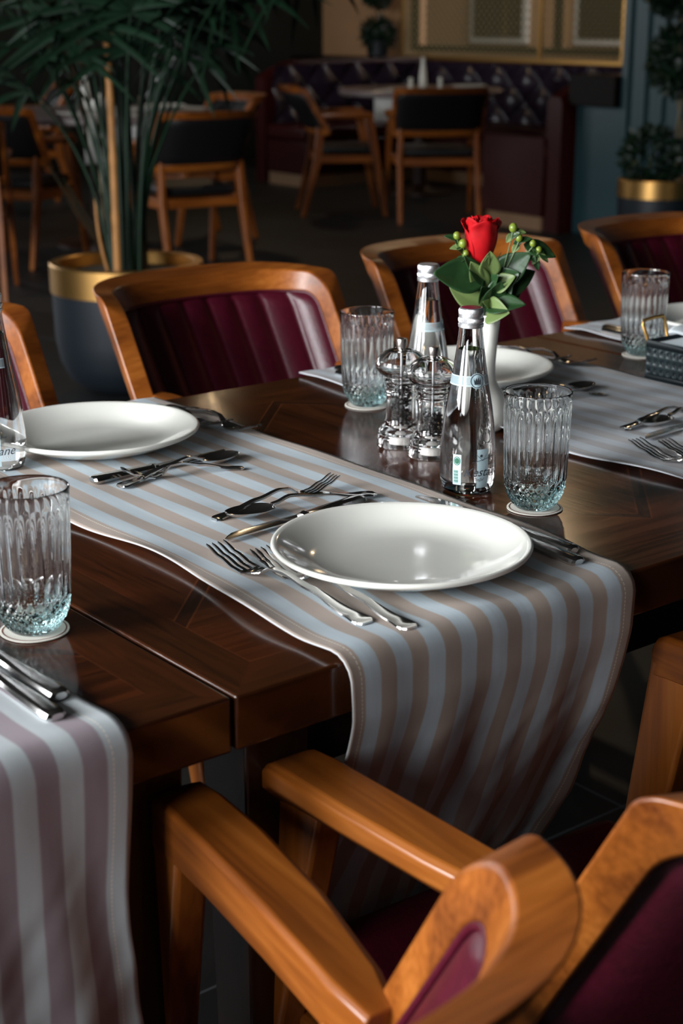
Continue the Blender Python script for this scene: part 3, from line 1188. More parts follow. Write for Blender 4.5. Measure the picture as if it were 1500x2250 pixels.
def make_bottle(loc, rz, label, cap_red=True, sc=1.0, printed=True):
    t = thing('water_bottle', label, 'bottle', loc, rz, None)
    t.scale = (sc, sc, sc)
    bm = bmesh.new()
    rings = []
    n = 72
    prof = list(BOT) + [(0.194, 0.0134), (0.205, 0.0128), (0.2125, 0.0125), (0.2125, 0.0100), (0.203, 0.0102), (0.190, 0.0110)]
    inn = [(z, r - 0.0026) for z, r in reversed(BOT) if z >= 0.006 and z < 0.188] + [(0.0055, 0.019), (0.0062, 0.008)]
    for z, r in prof + inn:
        rings.append([(r * cos(2 * pi * i / n), r * sin(2 * pi * i / n), z) for i in range(n)])
    loft(bm, rings)
    obj('bottle_glass', bm, 'bottle', t, angle=50)
    bm = bmesh.new()
    wl = 0.168
    prof = [(0.0059, 0.0085), (0.0052, 0.0192)] + [(z, r - 0.0025) for z, r in BOT if 0.006 <= z < wl]
    prof.append((wl, bot_r(wl) - 0.0025))
    rings = [[(r * cos(2 * pi * i / n), r * sin(2 * pi * i / n), z) for i in range(n)] for z, r in prof]
    loft(bm, rings)
    obj('water', bm, 'water', t, angle=50)
    # screw cap with ridges
    bm = bmesh.new()
    def rid(th, r, z):
        return r + (0.00035 * sin(th * 60) if (0.0075 < z < 0.0105 or 0.016 < z < 0.020) else 0)
    lathe(bm, [(0.0136, 0.0), (0.0144, 0.0006), (0.0146, 0.004), (0.0138, 0.0052), (0.0144, 0.0064), (0.0145, 0.0078), (0.0145, 0.0102), (0.0138, 0.0115), (0.0141, 0.0130),
               (0.0143, 0.0160), (0.0143, 0.0195), (0.0138, 0.0216), (0.0126, 0.0226), (0.0112, 0.0226)], 180, fn=rid, cap0=False)
    cp = obj('screw_cap', bm, 'alu', t, (0, 0, 0.1925), angle=30)
    if cap_red:
        bm = bmesh.new()
        lathe(bm, [(0.0112, 0.0), (0.0108, 0.0002)], 48, cap0=False)
        obj('cap_print', bm, 'red', cp, (0, 0, 0.0227))
    if printed:
        bm = bmesh.new()
        arc_patch(bm, -1.5, 1.35, 0.128, 0.1283 + 0.001, n=40)
        arc_patch(bm, -1.5, 1.35, 0.1385, 0.1395, n=40)
        nb = obj('neck_band', bm, 'print_white', t)
        bm = bmesh.new()
        arc_patch(bm, -1.5, 1.35, 0.1294, 0.1384, n=40)
        obj('band_fill', bm, 'print_soft', nb)
        # oval crest with a crown
        def ell(bm, th_c, zc, a, b, off, n=36, ring=None):
            vs, vi = [], []
            for i in range(n):
                q = 2 * pi * i / n
                for (arr, kk) in ((vs, 1.0), (vi, ring if ring else 0.0)):
                    z = zc + b * kk * sin(q)
                    r = bot_r(z) + off
                    th = th_c + a * kk * cos(q) / r
                    arr.append(bm.verts.new((r * cos(th), r * sin(th), z)))
            for i in range(n):
                j = (i + 1) % n
                bm.faces.new((vs[i], vs[j], vi[j], vi[i]))
        CT = 0.42
        bm = bmesh.new()
        ell(bm, CT, 0.134, 0.0088, 0.0088, 0.00045)
        cr = obj('crest', bm, 'print_white', t)
        bm = bmesh.new()
        ell(bm, CT, 0.134, 0.0080, 0.0080, 0.0006, ring=0.9)
        pts = [(-0.0045, 0.003), (-0.0035, -0.004), (0.0035, -0.004), (0.0045, 0.003), (0.0025, -0.0005), (0.0013, 0.0042), (0, 0.0), (-0.0013, 0.0042), (-0.0025, -0.0005)]
        vs = []
        for (x, y) in pts:
            z = 0.134 + y
            r = bot_r(z) + 0.0008
            th = CT + x / r
            vs.append(bm.verts.new((r * cos(th), r * sin(th), z)))
        bm.faces.new(vs)
        obj('crown_mark', bm, 'print_dark', cr)
        # small barcode label
        BT = -0.38
        bm = bmesh.new()
        arc_patch(bm, BT - 0.155, BT + 0.155, 0.014, 0.050, 0.0004, 8, 8)
        lb = obj('barcode_label', bm, 'print_white', t)
        bm = bmesh.new()
        for i in range(13):
            z0 = 0.0160 + i * 0.00125
            arc_patch(bm, BT - 0.11, BT + 0.05, z0, z0 + (0.0009 if i % 3 else 0.0005), 0.0007, 5, 1)
        ell(bm, BT, 0.0425, 0.0042, 0.0052, 0.0007, ring=0.82)
        ell(bm, BT, 0.0425, 0.0029, 0.0036, 0.0007)
        obj('barcode', bm, 'print_green', lb)
        # pale panel, bridge line, dot and the script name
        bm = bmesh.new()
        arc_patch(bm, 0.34, 0.80, 0.010, 0.056, 0.0003, 8, 10)
        pn = obj('pale_panel', bm, 'print_white', t)
        bm = bmesh.new()
        for (a0, b0, a1, b1) in ((0.15, 0.041, 1.05, 0.047), (0.28, 0.043, 0.32, 0.050), (0.32, 0.050, 0.36, 0.043), (0.80, 0.046, 0.86, 0.056), (0.86, 0.056, 0.92, 0.047), (0.32, 0.050, 0.56, 0.0428), (0.56, 0.0428, 0.86, 0.056)):
            def fn(u, v):
                th = a0 + (a1 - a0) * u
                z = b0 + (b1 - b0) * u + (v - 0.5) * 0.0006
                r = bot_r(z) + 0.0006
                return (r * cos(th), r * sin(th), z)
            grid(bm, 8, 1, fn)
        ell(bm, 0.50, 0.0485, 0.0017, 0.0017, 0.0006)
        obj('bridge_emblem', bm, 'print_dark', t)
        obj('lettering', text_mesh_on_bottle('Kestane', 0.0150, 0.58, 0.0245, 0.4), 'print_dark', t)
        obj('small_lettering', text_mesh_on_bottle('Doğal', 0.0050, 0.40, 0.0190, 0.4), 'print_dark', t)
    return t


cam_ang = lambda x, y: atan2(-0.985 - y, -0.676 - x)
b1 = make_bottle((0.551, 0.314, TZ + 0.0004), 0, 'clear glass water bottle with red-topped cap and script lettering, beside the tumbler')
b1.rotation_euler = (0, 0, cam_ang(0.551, 0.314))
b2 = dup(b1, (0.728, 0.586, TZ + 0.0004), cam_ang(0.728, 0.586) + 0.9, 'clear water bottle with silver cap behind the pepper mills')
b3 = dup(b1, (0.161, 0.728, TZ + 0.0034), cam_ang(0.161, 0.728) - 0.75, 'clear water bottle cut by the left edge, standing behind the near left tumbler')


for b_ in (b2, b3):
    for o in list(bpy.data.objects):
        if o.name.startswith('cap_print') and o.parent and o.parent.parent == b_:
            bpy.data.objects.remove(o)


# ================================================================ PEPPER MILLS
def dense(prof, k=4):
    out = []
    P = [Vector((r, z)) for r, z in prof]
    for i in range(len(P) - 1):
        p0, p1, p2, p3 = P[max(i - 1, 0)], P[i], P[i + 1], P[min(i + 2, len(P) - 1)]
        for j in range(k):
            t = j / k
            q = 0.5 * ((2 * p1) + (p2 - p0) * t + (2 * p0 - 5 * p1 + 4 * p2 - p3) * t * t + (3 * p1 - p0 - 3 * p2 + p3) * t ** 3)
            out.append((max(q.x, 0.0005), q.y))
    out.append(tuple(P[-1]))
    return out


def make_mill(loc, label, fill, rz):
    t = thing('pepper_mill', label, 'pepper mill', loc, rz)
    n = 64
    # solid acrylic body with a hollow chamber
    bm = bmesh.new()
    prof = [(0.0295, 0.0), (0.0305, 0.0015), (0.0305, 0.0120), (0.0285, 0.0155), (0.0292, 0.019), (0.0275, 0.0225), (0.0232, 0.027), (0.0205, 0.034), (0.0192, 0.046),
            (0.0190, 0.060), (0.0198, 0.068), (0.0212, 0.072), (0.0212, 0.075), (0.0196, 0.077), (0.0205, 0.080), (0.0205, 0.083),
            (0.0150, 0.0832), (0.0148, 0.060), (0.0150, 0.040), (0.0160, 0.028), (0.0150, 0.0235), (0.0215, 0.0180), (0.0235, 0.012), (0.0245, 0.0)]
    rings = [[(r * cos(2 * pi * i / n), r * sin(2 * pi * i / n), z) for i in range(n)] for r, z in dense(prof, 3)]
    vs = loft(bm, rings, cap=False)
    for i in range(n):
        j = (i + 1) % n
        bm.faces.new((vs[-1][i], vs[-1][j], vs[0][j], vs[0][i]))
    obj('body', bm, 'acrylic', t, angle=40)
    bm = bmesh.new()
    outp = dense([(0.0180, 0.0), (0.0215, 0.0015), (0.0222, 0.004), (0.0205, 0.0065), (0.0235, 0.0085), (0.0290, 0.0130), (0.0322, 0.0190), (0.0325, 0.0245), (0.0300, 0.0310), (0.0240, 0.0372), (0.0150, 0.0415), (0.0068, 0.0430), (0.0030, 0.0432)])
    inp = dense([(0.0030, 0.0385), (0.0130, 0.0375), (0.0210, 0.0335), (0.0265, 0.0280), (0.0288, 0.0225), (0.0280, 0.0180), (0.0240, 0.0135), (0.0160, 0.0095), (0.0155, 0.004), (0.0150, 0.0)])
    rings = [[(r * cos(2 * pi * i / n), r * sin(2 * pi * i / n), z) for i in range(n)] for r, z in outp + inp]
    vs = loft(bm, rings, cap=False)
    for i in range(n):
        j = (i + 1) % n
        bm.faces.new((vs[-1][i], vs[-1][j], vs[0][j], vs[0][i]))
    obj('head', bm, 'acrylic', t, (0, 0, 0.0835), angle=40)
    bm = bmesh.new()
    lathe(bm, [(0.0058, 0.0), (0.0060, 0.0022), (0.0068, 0.003), (0.0071, 0.005), (0.0071, 0.0105), (0.0064, 0.0122), (0.0045, 0.0128)], 32)
    obj('knob', bm, 'knob', t, (0, 0, 0.1268), angle=30)
    bm = bmesh.new()
    lathe(bm, [(0.0016, 0.0), (0.0016, 0.108)], 12)
    obj('shaft', bm, 'alu', t, (0, 0, 0.0185))
    bm = bmesh.new()
    lathe(bm, [(0.0150, 0.0), (0.0150, 0.003), (0.0140, 0.007), (0.0110, 0.0105), (0.006, 0.0128), (0.003, 0.0132)], 40)
    obj('grinder', bm, 'salt', t, (0, 0, 0.0035), angle=40)
    bm = bmesh.new()
    rng = random.Random(int(fill * 100))
    k = 0
    z = 0.026
    while z < 0.026 + fill:
        for _ in range(16):
            a = rng.uniform(0, 2 * pi)
            r = sqrt(rng.random()) * 0.0122
            if r < 0.0035:
                r = 0.0045
            s = rng.uniform(0.0018, 0.0024)
            g = bmesh.ops.create_icosphere(bm, subdivisions=1, radius=s, matrix=Matrix.Translation((r * cos(a), r * sin(a), z + rng.uniform(0, 0.003))))
        z += 0.0032
    p = obj('peppercorns', bm, 'pepper', t, angle=60)
    p['kind'] = 'stuff'
    return t


make_mill((0.622, 0.516, TZ + 0.0003), 'clear acrylic pepper mill, the taller filled one beside the far tumbler', 0.050, 0.3)
make_mill((0.619, 0.452, TZ + 0.0003), 'clear acrylic pepper mill half full, standing against the near bottle', 0.026, 0.9)

# ================================================================ VASE + ROSE
VX, VY = 0.7591, 0.5016
bm = bmesh.new()
vp = [(0.012, 0.0), (0.0200, 0.0006), (0.0245, 0.005), (0.0290, 0.014), (0.0305, 0.026), (0.0290, 0.038), (0.0245, 0.049), (0.0185, 0.058), (0.0135, 0.067), (0.0112, 0.078), (0.0112, 0.092), (0.0124, 0.112), (0.0138, 0.130),
      (0.0150, 0.144), (0.0158, 0.154), (0.0159, 0.1556), (0.0153, 0.1566), (0.0145, 0.1556), (0.0130, 0.140), (0.0115, 0.120), (0.0102, 0.100), (0.0090, 0.088)]
lathe(bm, vp, 64)
VOFF = 0.011
vase = obj('vase', bm, 'porcelain', None, (VX, VY, TZ + 0.0003), angle=60)
tag(vase, 'slim white bud vase with a rounded foot holding the rose', 'vase')

rose = thing('rose', 'single red rose bud with green leaves standing in the white vase', 'flower', (VX - 0.002 * cos(AZ), VY + 0.002 * sin(AZ), TZ + 0.10))
RC = Vector((-0.006, 0.005, 0.121)) - Vector((cos(AZ), -sin(AZ), 0)) * 0.002       # base of bloom relative to rose origin
bm = bmesh.new()
tube(bm, bz((0.002, 0, -0.008), (-0.006, 0.004, 0.07), RC, 12), 0.0022, 8)
obj('stem', bm, 'stem', rose)
# petals: cup sheets wrapping the axis
def petal_mesh(th0, width, r0, r1, h, curl, tipn, z0=0.0):
    bm = bmesh.new()
    nu, nv = 14, 16
    def fn(u, v):
        q = 2 * u - 1
        t = v
        # cup profile: narrow base, bulging middle, slight waist, flare at the lip
        rr = r0 * (0.30 + 0.70 * sin(min(1, t * 1.5) * pi / 2) ** 0.8) + (r1 - r0) * t
        rr += curl * smooth(0.78, 1.0, t) * (1 - 0.3 * q * q)
        th = th0 + q * width * (0.55 + 0.45 * sin(pi * min(1, t * 0.9 + 0.15)))
        hh = h * (t - 0.10 * t * t * q * q) + tipn * exp(-q * q * 18) * smooth(0.7, 1, t)
        z = z0 + hh
        if t > 0.85:
            z -= curl * 0.35 * smooth(0.85, 1, t)
        rr += 0.0008 * sin(q * 7 + th0 * 3) * t
        return RC + Vector((rr * cos(th), rr * sin(th), z))
    grid(bm, nu, nv, fn)
    return bm
ca = cam_ang(VX, VY)
for (a, w, r0, r1, h, cu_, tn, z0) in (
        (0.2, 1.5, 0.0192, 0.0205, 0.060, 0.0040, 0.002, 0.0), (2.2, 1.45, 0.0190, 0.0205, 0.059, 0.0050, 0.003, 0.0), (4.25, 1.5, 0.0194, 0.0210, 0.0585, 0.0055, 0.003, 0.0),
        (1.3, 1.3, 0.0165, 0.0180, 0.060, 0.0025, 0.001, 0.002), (3.4, 1.3, 0.0160, 0.0175, 0.060, 0.002, 0.001, 0.002), (5.4, 1.3, 0.0162, 0.0178, 0.061, 0.0025, 0.001, 0.002),
        (0.4, 1.4, 0.0125, 0.0130, 0.059, 0.001, 0.0, 0.004), (2.6, 1.4, 0.0120, 0.0128, 0.0595, 0.001, 0.0, 0.004), (4.7, 1.4, 0.0115, 0.0120, 0.0600, 0.001, 0.0, 0.004),
        (1.6, 1.7, 0.0075, 0.0080, 0.058, 0.0, 0.0, 0.006), (4.4, 1.7, 0.0065, 0.0065, 0.058, 0.0, 0.0, 0.006)):
    o = obj('petal', petal_mesh(ca + a, w, r0, r1, h, cu_, tn, z0), 'rose', rose, angle=180)
    solidify(o, 0.0005)


def leaf_obj(base, d, nrm, L, Wd, m, name='leaf', droop=0.2, fold=0.25, parent=rose, wav=0.0):
    d = Vector(d).normalized()
    nrm = Vector(nrm)
    nrm = (nrm - d * nrm.dot(d)).normalized()
    s = d.cross(nrm)
    bm = bmesh.new()
    def fn(u, v):
        q = 2 * u - 1
        w = Wd * 0.5 * (sin(pi * v ** 0.75) ** 0.85 if 0 < v < 1 else 0.0) + 0.0003
        p = Vector(base) + d * (L * v) + s * (w * q) + nrm * (-droop * L * v * v + fold * abs(q) * w + wav * sin(v * 9 + q * 2) * L * 0.03)
        return p
    grid(bm, 8, 14, fn)
    o = obj(name, bm, m, parent, angle=180)
    solidify(o, 0.0004)
    return o


Rw = Vector((cos(AZ), -sin(AZ), 0))        # screen right on the floor plan
Fw = Vector((sin(AZ), cos(AZ), 0))
Up = Vector((0, 0, 1))


def S(r, f, u):
    return Rw * r + Fw * f + Up * u


# big leaves around the rim of the vase
leaf_obj(S(-0.004, -0.006, 0.105), S(-1.0, -0.25, 0.10), S(-0.05, -0.95, 0.45), 0.073, 0.048, 'leaf', droop=-0.08)
leaf_obj(S(0.004, -0.008, 0.070), S(-0.25, -0.5, 0.2), S(0.3, -0.9, 0.2), 0.02, 0.012, 'leaf_light')
leaf_obj(S(-0.002, -0.010, 0.066), S(0.70, -0.5, 0.25), S(-0.3, -0.6, 0.8), 0.056, 0.034, 'leaf', droop=0.15, fold=0.35)
leaf_obj(S(0.000, -0.008, 0.062), S(0.32, -0.6, 0.10), S(-0.2, -0.9, 0.3), 0.040, 0.036, 'leaf_light', droop=0.2, fold=0.4)
leaf_obj(S(0.008, 0.0, 0.100), S(0.72, -0.2, 0.62), S(-0.3, -0.9, 0.2), 0.060, 0.040, 'leaf', droop=0.05)
leaf_obj(S(0.010, 0.0, 0.085), S(0.8, 0.1, 0.45), S(-0.2, -0.9, 0.3), 0.060, 0.036, 'leaf', droop=0.15)
leaf_obj(S(0.045, 0.0, 0.148), S(0.9, -0.1, -0.30), S(0.1, -0.8, 0.6), 0.045, 0.024, 'leaf', droop=0.1)
leaf_obj(S(0.004, -0.004, 0.060), S(0.45, -0.3, 0.75), S(-0.4, -0.9, 0.1), 0.050, 0.030, 'leaf', droop=0.1)
leaf_obj(S(-0.003, 0.004, 0.055), S(-0.35, 0.3, 0.5), S(0.2, -0.8, 0.3), 0.040, 0.022, 'leaf', droop=0.1)
leaf_obj(S(-0.010, 0.0, 0.120), S(-0.5, -0.2, 0.7), S(0.2, -0.9, 0.3), 0.030, 0.018, 'leaf_light', droop=0.1)
rl = random.Random(4)
for i in range(16):
    r_ = -0.030 + 0.075 * i / 15
    u_ = 0.062 + rl.uniform(0, 0.05)
    leaf_obj(S(r_ * 0.25, rl.uniform(-0.012, 0.010), u_ * 0.95), S(r_ * 26, rl.uniform(-0.6, 0.3), rl.uniform(0.35, 1.1)), S(rl.uniform(-0.4, 0.4), -0.9, rl.uniform(0.0, 0.7)), rl.uniform(0.032, 0.052), rl.uniform(0.020, 0.032), 'leaf' if i % 3 else 'leaf_light', droop=rl.uniform(-0.05, 0.2), fold=0.3)
# sepals hugging the bloom
for a in (0.4, 1.7, 2.9, 4.1, 5.4):
    d = Vector((cos(ca + a) * 0.5, sin(ca + a) * 0.5, 1))
    leaf_obj(RC + Vector((0.004 * cos(ca + a), 0.004 * sin(ca + a), -0.006)) + Vector((cos(ca + a), sin(ca + a), 0)) * 0.008, d, Vector((cos(ca + a), sin(ca + a), 0)), 0.026, 0.009, 'leaf_light', 'sepal', droop=-0.1)

# berry sprigs
spr = thing('berry_sprig', 'sprig of green berries with small leaves right of the red rose', 'berries', (VX - 0.004 * cos(AZ), VY + 0.004 * sin(AZ), TZ + 0.088))
spl = thing('berry_sprig', 'sprig of green berries with small leaves left of the red rose', 'berries', (VX - 0.004 * cos(AZ), VY + 0.004 * sin(AZ), TZ + 0.088))
for (root, tips, sg) in ((spr, ((0.040, 0.165), (0.032, 0.178), (0.058, 0.158), (0.066, 0.150)), 1), (spl, ((-0.040, 0.168), (-0.032, 0.158), (-0.028, 0.145)), -1)):
    bm = bmesh.new()
    hub = S(0.018 * sg, -0.004, 0.115)
    tube(bm, bz(S(0.003, 0.001, 0.012), S(0.002 * sg, 0, 0.08), hub, 8), 0.0012, 6)
    for (r, u) in tips:
        tube(bm, bz(hub, hub * 0.5 + S(r, -0.006, u - 0.01) * 0.5, S(r, -0.008, u), 6), 0.0009, 6)
    obj('stem', bm, 'stem', root)
    for i, (r, u) in enumerate(tips):
        bm = bmesh.new()
        sphere(bm, S(r, -0.008, u + 0.004), (0.0048, 0.0056, 0.0044, 0.004)[i % 4], 14, 10, (1, 1, 1.12))
        obj('berry', bm, 'berry', root)
        leaf_obj(S(r, -0.006, u - 0.001), S(0.8 * sg, -0.2, 0.35 - 0.3 * i), S(0, -0.6, 0.8), 0.017, 0.010, 'leaf_light' if i % 2 else 'leaf', parent=root)
        leaf_obj(S(r - 0.004 * sg, -0.004, u - 0.008), S(0.3 * sg, -0.3, 0.8 - 0.6 * i), S(0, -0.8, 0.4), 0.016, 0.009, 'leaf', parent=root)
        leaf_obj(S(r, -0.004, u - 0.004), S(-0.5 * sg, -0.3, -0.6), S(0, -0.8, 0.5), 0.014, 0.009, 'leaf_light', parent=root)

# ================================================================ BASKET
bk = thing('bread_basket', 'black perforated metal basket with a brass handle, at the right edge', 'basket', (1.149, 0.562, TZ + 0.0045), 0)
BW, BL, BH = 0.17, 0.27, 0.060


def perf_wall(bm, p0, ux, L, H, nx, nz, d):
    """wall in plane spanned by ux (length L) and z, round holes in a band"""
    p0 = Vector(p0)
    ux = Vector(ux)
    m0, m1 = 0.008, 0.010
    xs = L / nx
    zs = (H - m0 - m1) / nz
    def pt(a, z):
        return p0 + ux * a + Vector((0, 0, z))
    def quad(a0, a1, z0, z1):
        vv = [bm.verts.new(pt(a, z)) for a, z in ((a0, z0), (a1, z0), (a1, z1), (a0, z1))]
        bm.faces.new(vv)
    quad(0, L, 0, m0)
    quad(0, L, H - m1, H)
    for i in range(nx):
        for j in range(nz):
            cx = (i + 0.5) * xs
            cz = m0 + (j + 0.5) * zs
            o_, n_ = [], []
            for k in range(8):
                a = k * pi / 4
                ox = max(-1, min(1, cos(a) * 1.4142)) * xs / 2
                oz = max(-1, min(1, sin(a) * 1.4142)) * zs / 2
                o_.append(bm.verts.new(pt(cx + ox, cz + oz)))
                n_.append(bm.verts.new(pt(cx + d * cos(a) * 0.8, cz + d * sin(a) * 1.15)))
            for k in range(8):
                l = (k + 1) % 8
                bm.faces.new((o_[k], o_[l], n_[l], n_[k]))
    bmesh.ops.remove_doubles(bm, verts=bm.verts, dist=1e-5)


bm = bmesh.new()
perf_wall(bm, (0, -BL, 0), (0, 1, 0), BL, BH, 22, 3, 0.0024)
perf_wall(bm, (BW, -BL, 0), (0, 1, 0), BL, BH, 22, 3, 0.0024)
perf_wall(bm, (0, 0, 0), (1, 0, 0), BW, BH, 14, 3, 0.0024)
perf_wall(bm, (0, -BL, 0), (1, 0, 0), BW, BH, 14, 3, 0.0024)
vv = [bm.verts.new(p) for p in ((0, -BL, 0.001), (BW, -BL, 0.001), (BW, 0, 0.001), (0, 0, 0.001))]
bm.faces.new(vv)
o = obj('basket_body', bm, 'basket', bk)
solidify(o, 0.0012, 0)
bm = bmesh.new()
hp = [(0.012, 0.004, 0.045), (0.010, 0.010, 0.062), (0.006, 0.015, 0.080), (0.008, 0.016, 0.086), (0.030, 0.016, 0.088), (0.052, 0.016, 0.088), (0.056, 0.015, 0.082), (0.056, 0.010, 0.062), (0.055, 0.004, 0.045)]
tube(bm, hp, 0.0028, 10)
obj('handle', bm, 'brass', bk, angle=60)
# folded napkins inside
def nap(cx, cy, cz, a, s, label):
    bm = bmesh.new()
    def fn(u, v):
        x = (u - 0.5) * 0.16 * s
        y = (v - 0.5) * 0.13 * s
        z = 0.024 * exp(-((u - 0.5) ** 2 + (v - 0.5) ** 2) * 4) - 0.012 + 0.009 * sin(u * 5 + a * 3) * cos(v * 6 + a) + 0.004 * noise.noise(Vector((u * 4 + a, v * 4, 0)))
        return (x, y, z)
    grid(bm, 24, 24, fn)
    o = obj('napkin', bm, 'napkin', None, (cx, cy, cz), angle=180)
    o.rotation_euler = (0.05, -0.05, a)
    solidify(o, 0.003)
    tag(o, label, 'napkin')
nap(1.235, 0.485, TZ + 0.084, 0.4, 0.98, 'crumpled white napkin filling the black basket')
nap(1.235, 0.372, TZ + 0.074, 1.2, 0.9, 'white napkin deeper in the black basket, behind the upper one')
bm = bmesh.new()
box(bm, 0.004, -BL + 0.006, 0.004, BW - 0.004, -0.006, 0.056)
o = obj('napkin_stack', bm, 'napkin', None, (1.149, 0.562, TZ + 0.0045), bevel=0.004)
tag(o, 'stack of white paper napkins seen through the holes of the black basket', 'napkins')


# ================================================================ CHAIRS
def _plan():
    """plan curve of the chair back: nearly flat middle, wings wrapping forwards"""
    tab, x, y, th = [(0.0, 0.0, 0.0, 0.0)], 0.0, 0.0, 0.0
    n, L = 200, 0.299
    for i in range(1, n + 1):
        a = L * i / n
        if a < 0.135:
            th = 1.82 * a
        else:
            th = 0.246 + (1.5 - 0.246) * (a - 0.135) / 0.164
        x += cos(th) * L / n
        y += sin(th) * L / n
        tab.append((a, x, y, th))
    return tab


PLAN = _plan()


def back_pt(a, z, off):
    """a = arc metres sideways, z height, off = metres outwards (to the rear)"""
    k = min(abs(a) / 0.299 * 200, 199.999)
    i = int(k)
    f = k - i
    p, q = PLAN[i], PLAN[i + 1]
    x = p[1] + (q[1] - p[1]) * f
    y = p[2] + (q[2] - p[2]) * f
    th = p[3] + (q[3] - p[3]) * f
    x += off * sin(th)
    y -= off * cos(th)
    return Vector((x * (1 if a >= 0 else -1), y - PLAN[-1][2] - 0.235 - (z - 0.667) * 0.658, z + off * 0.30 * cos(th)))


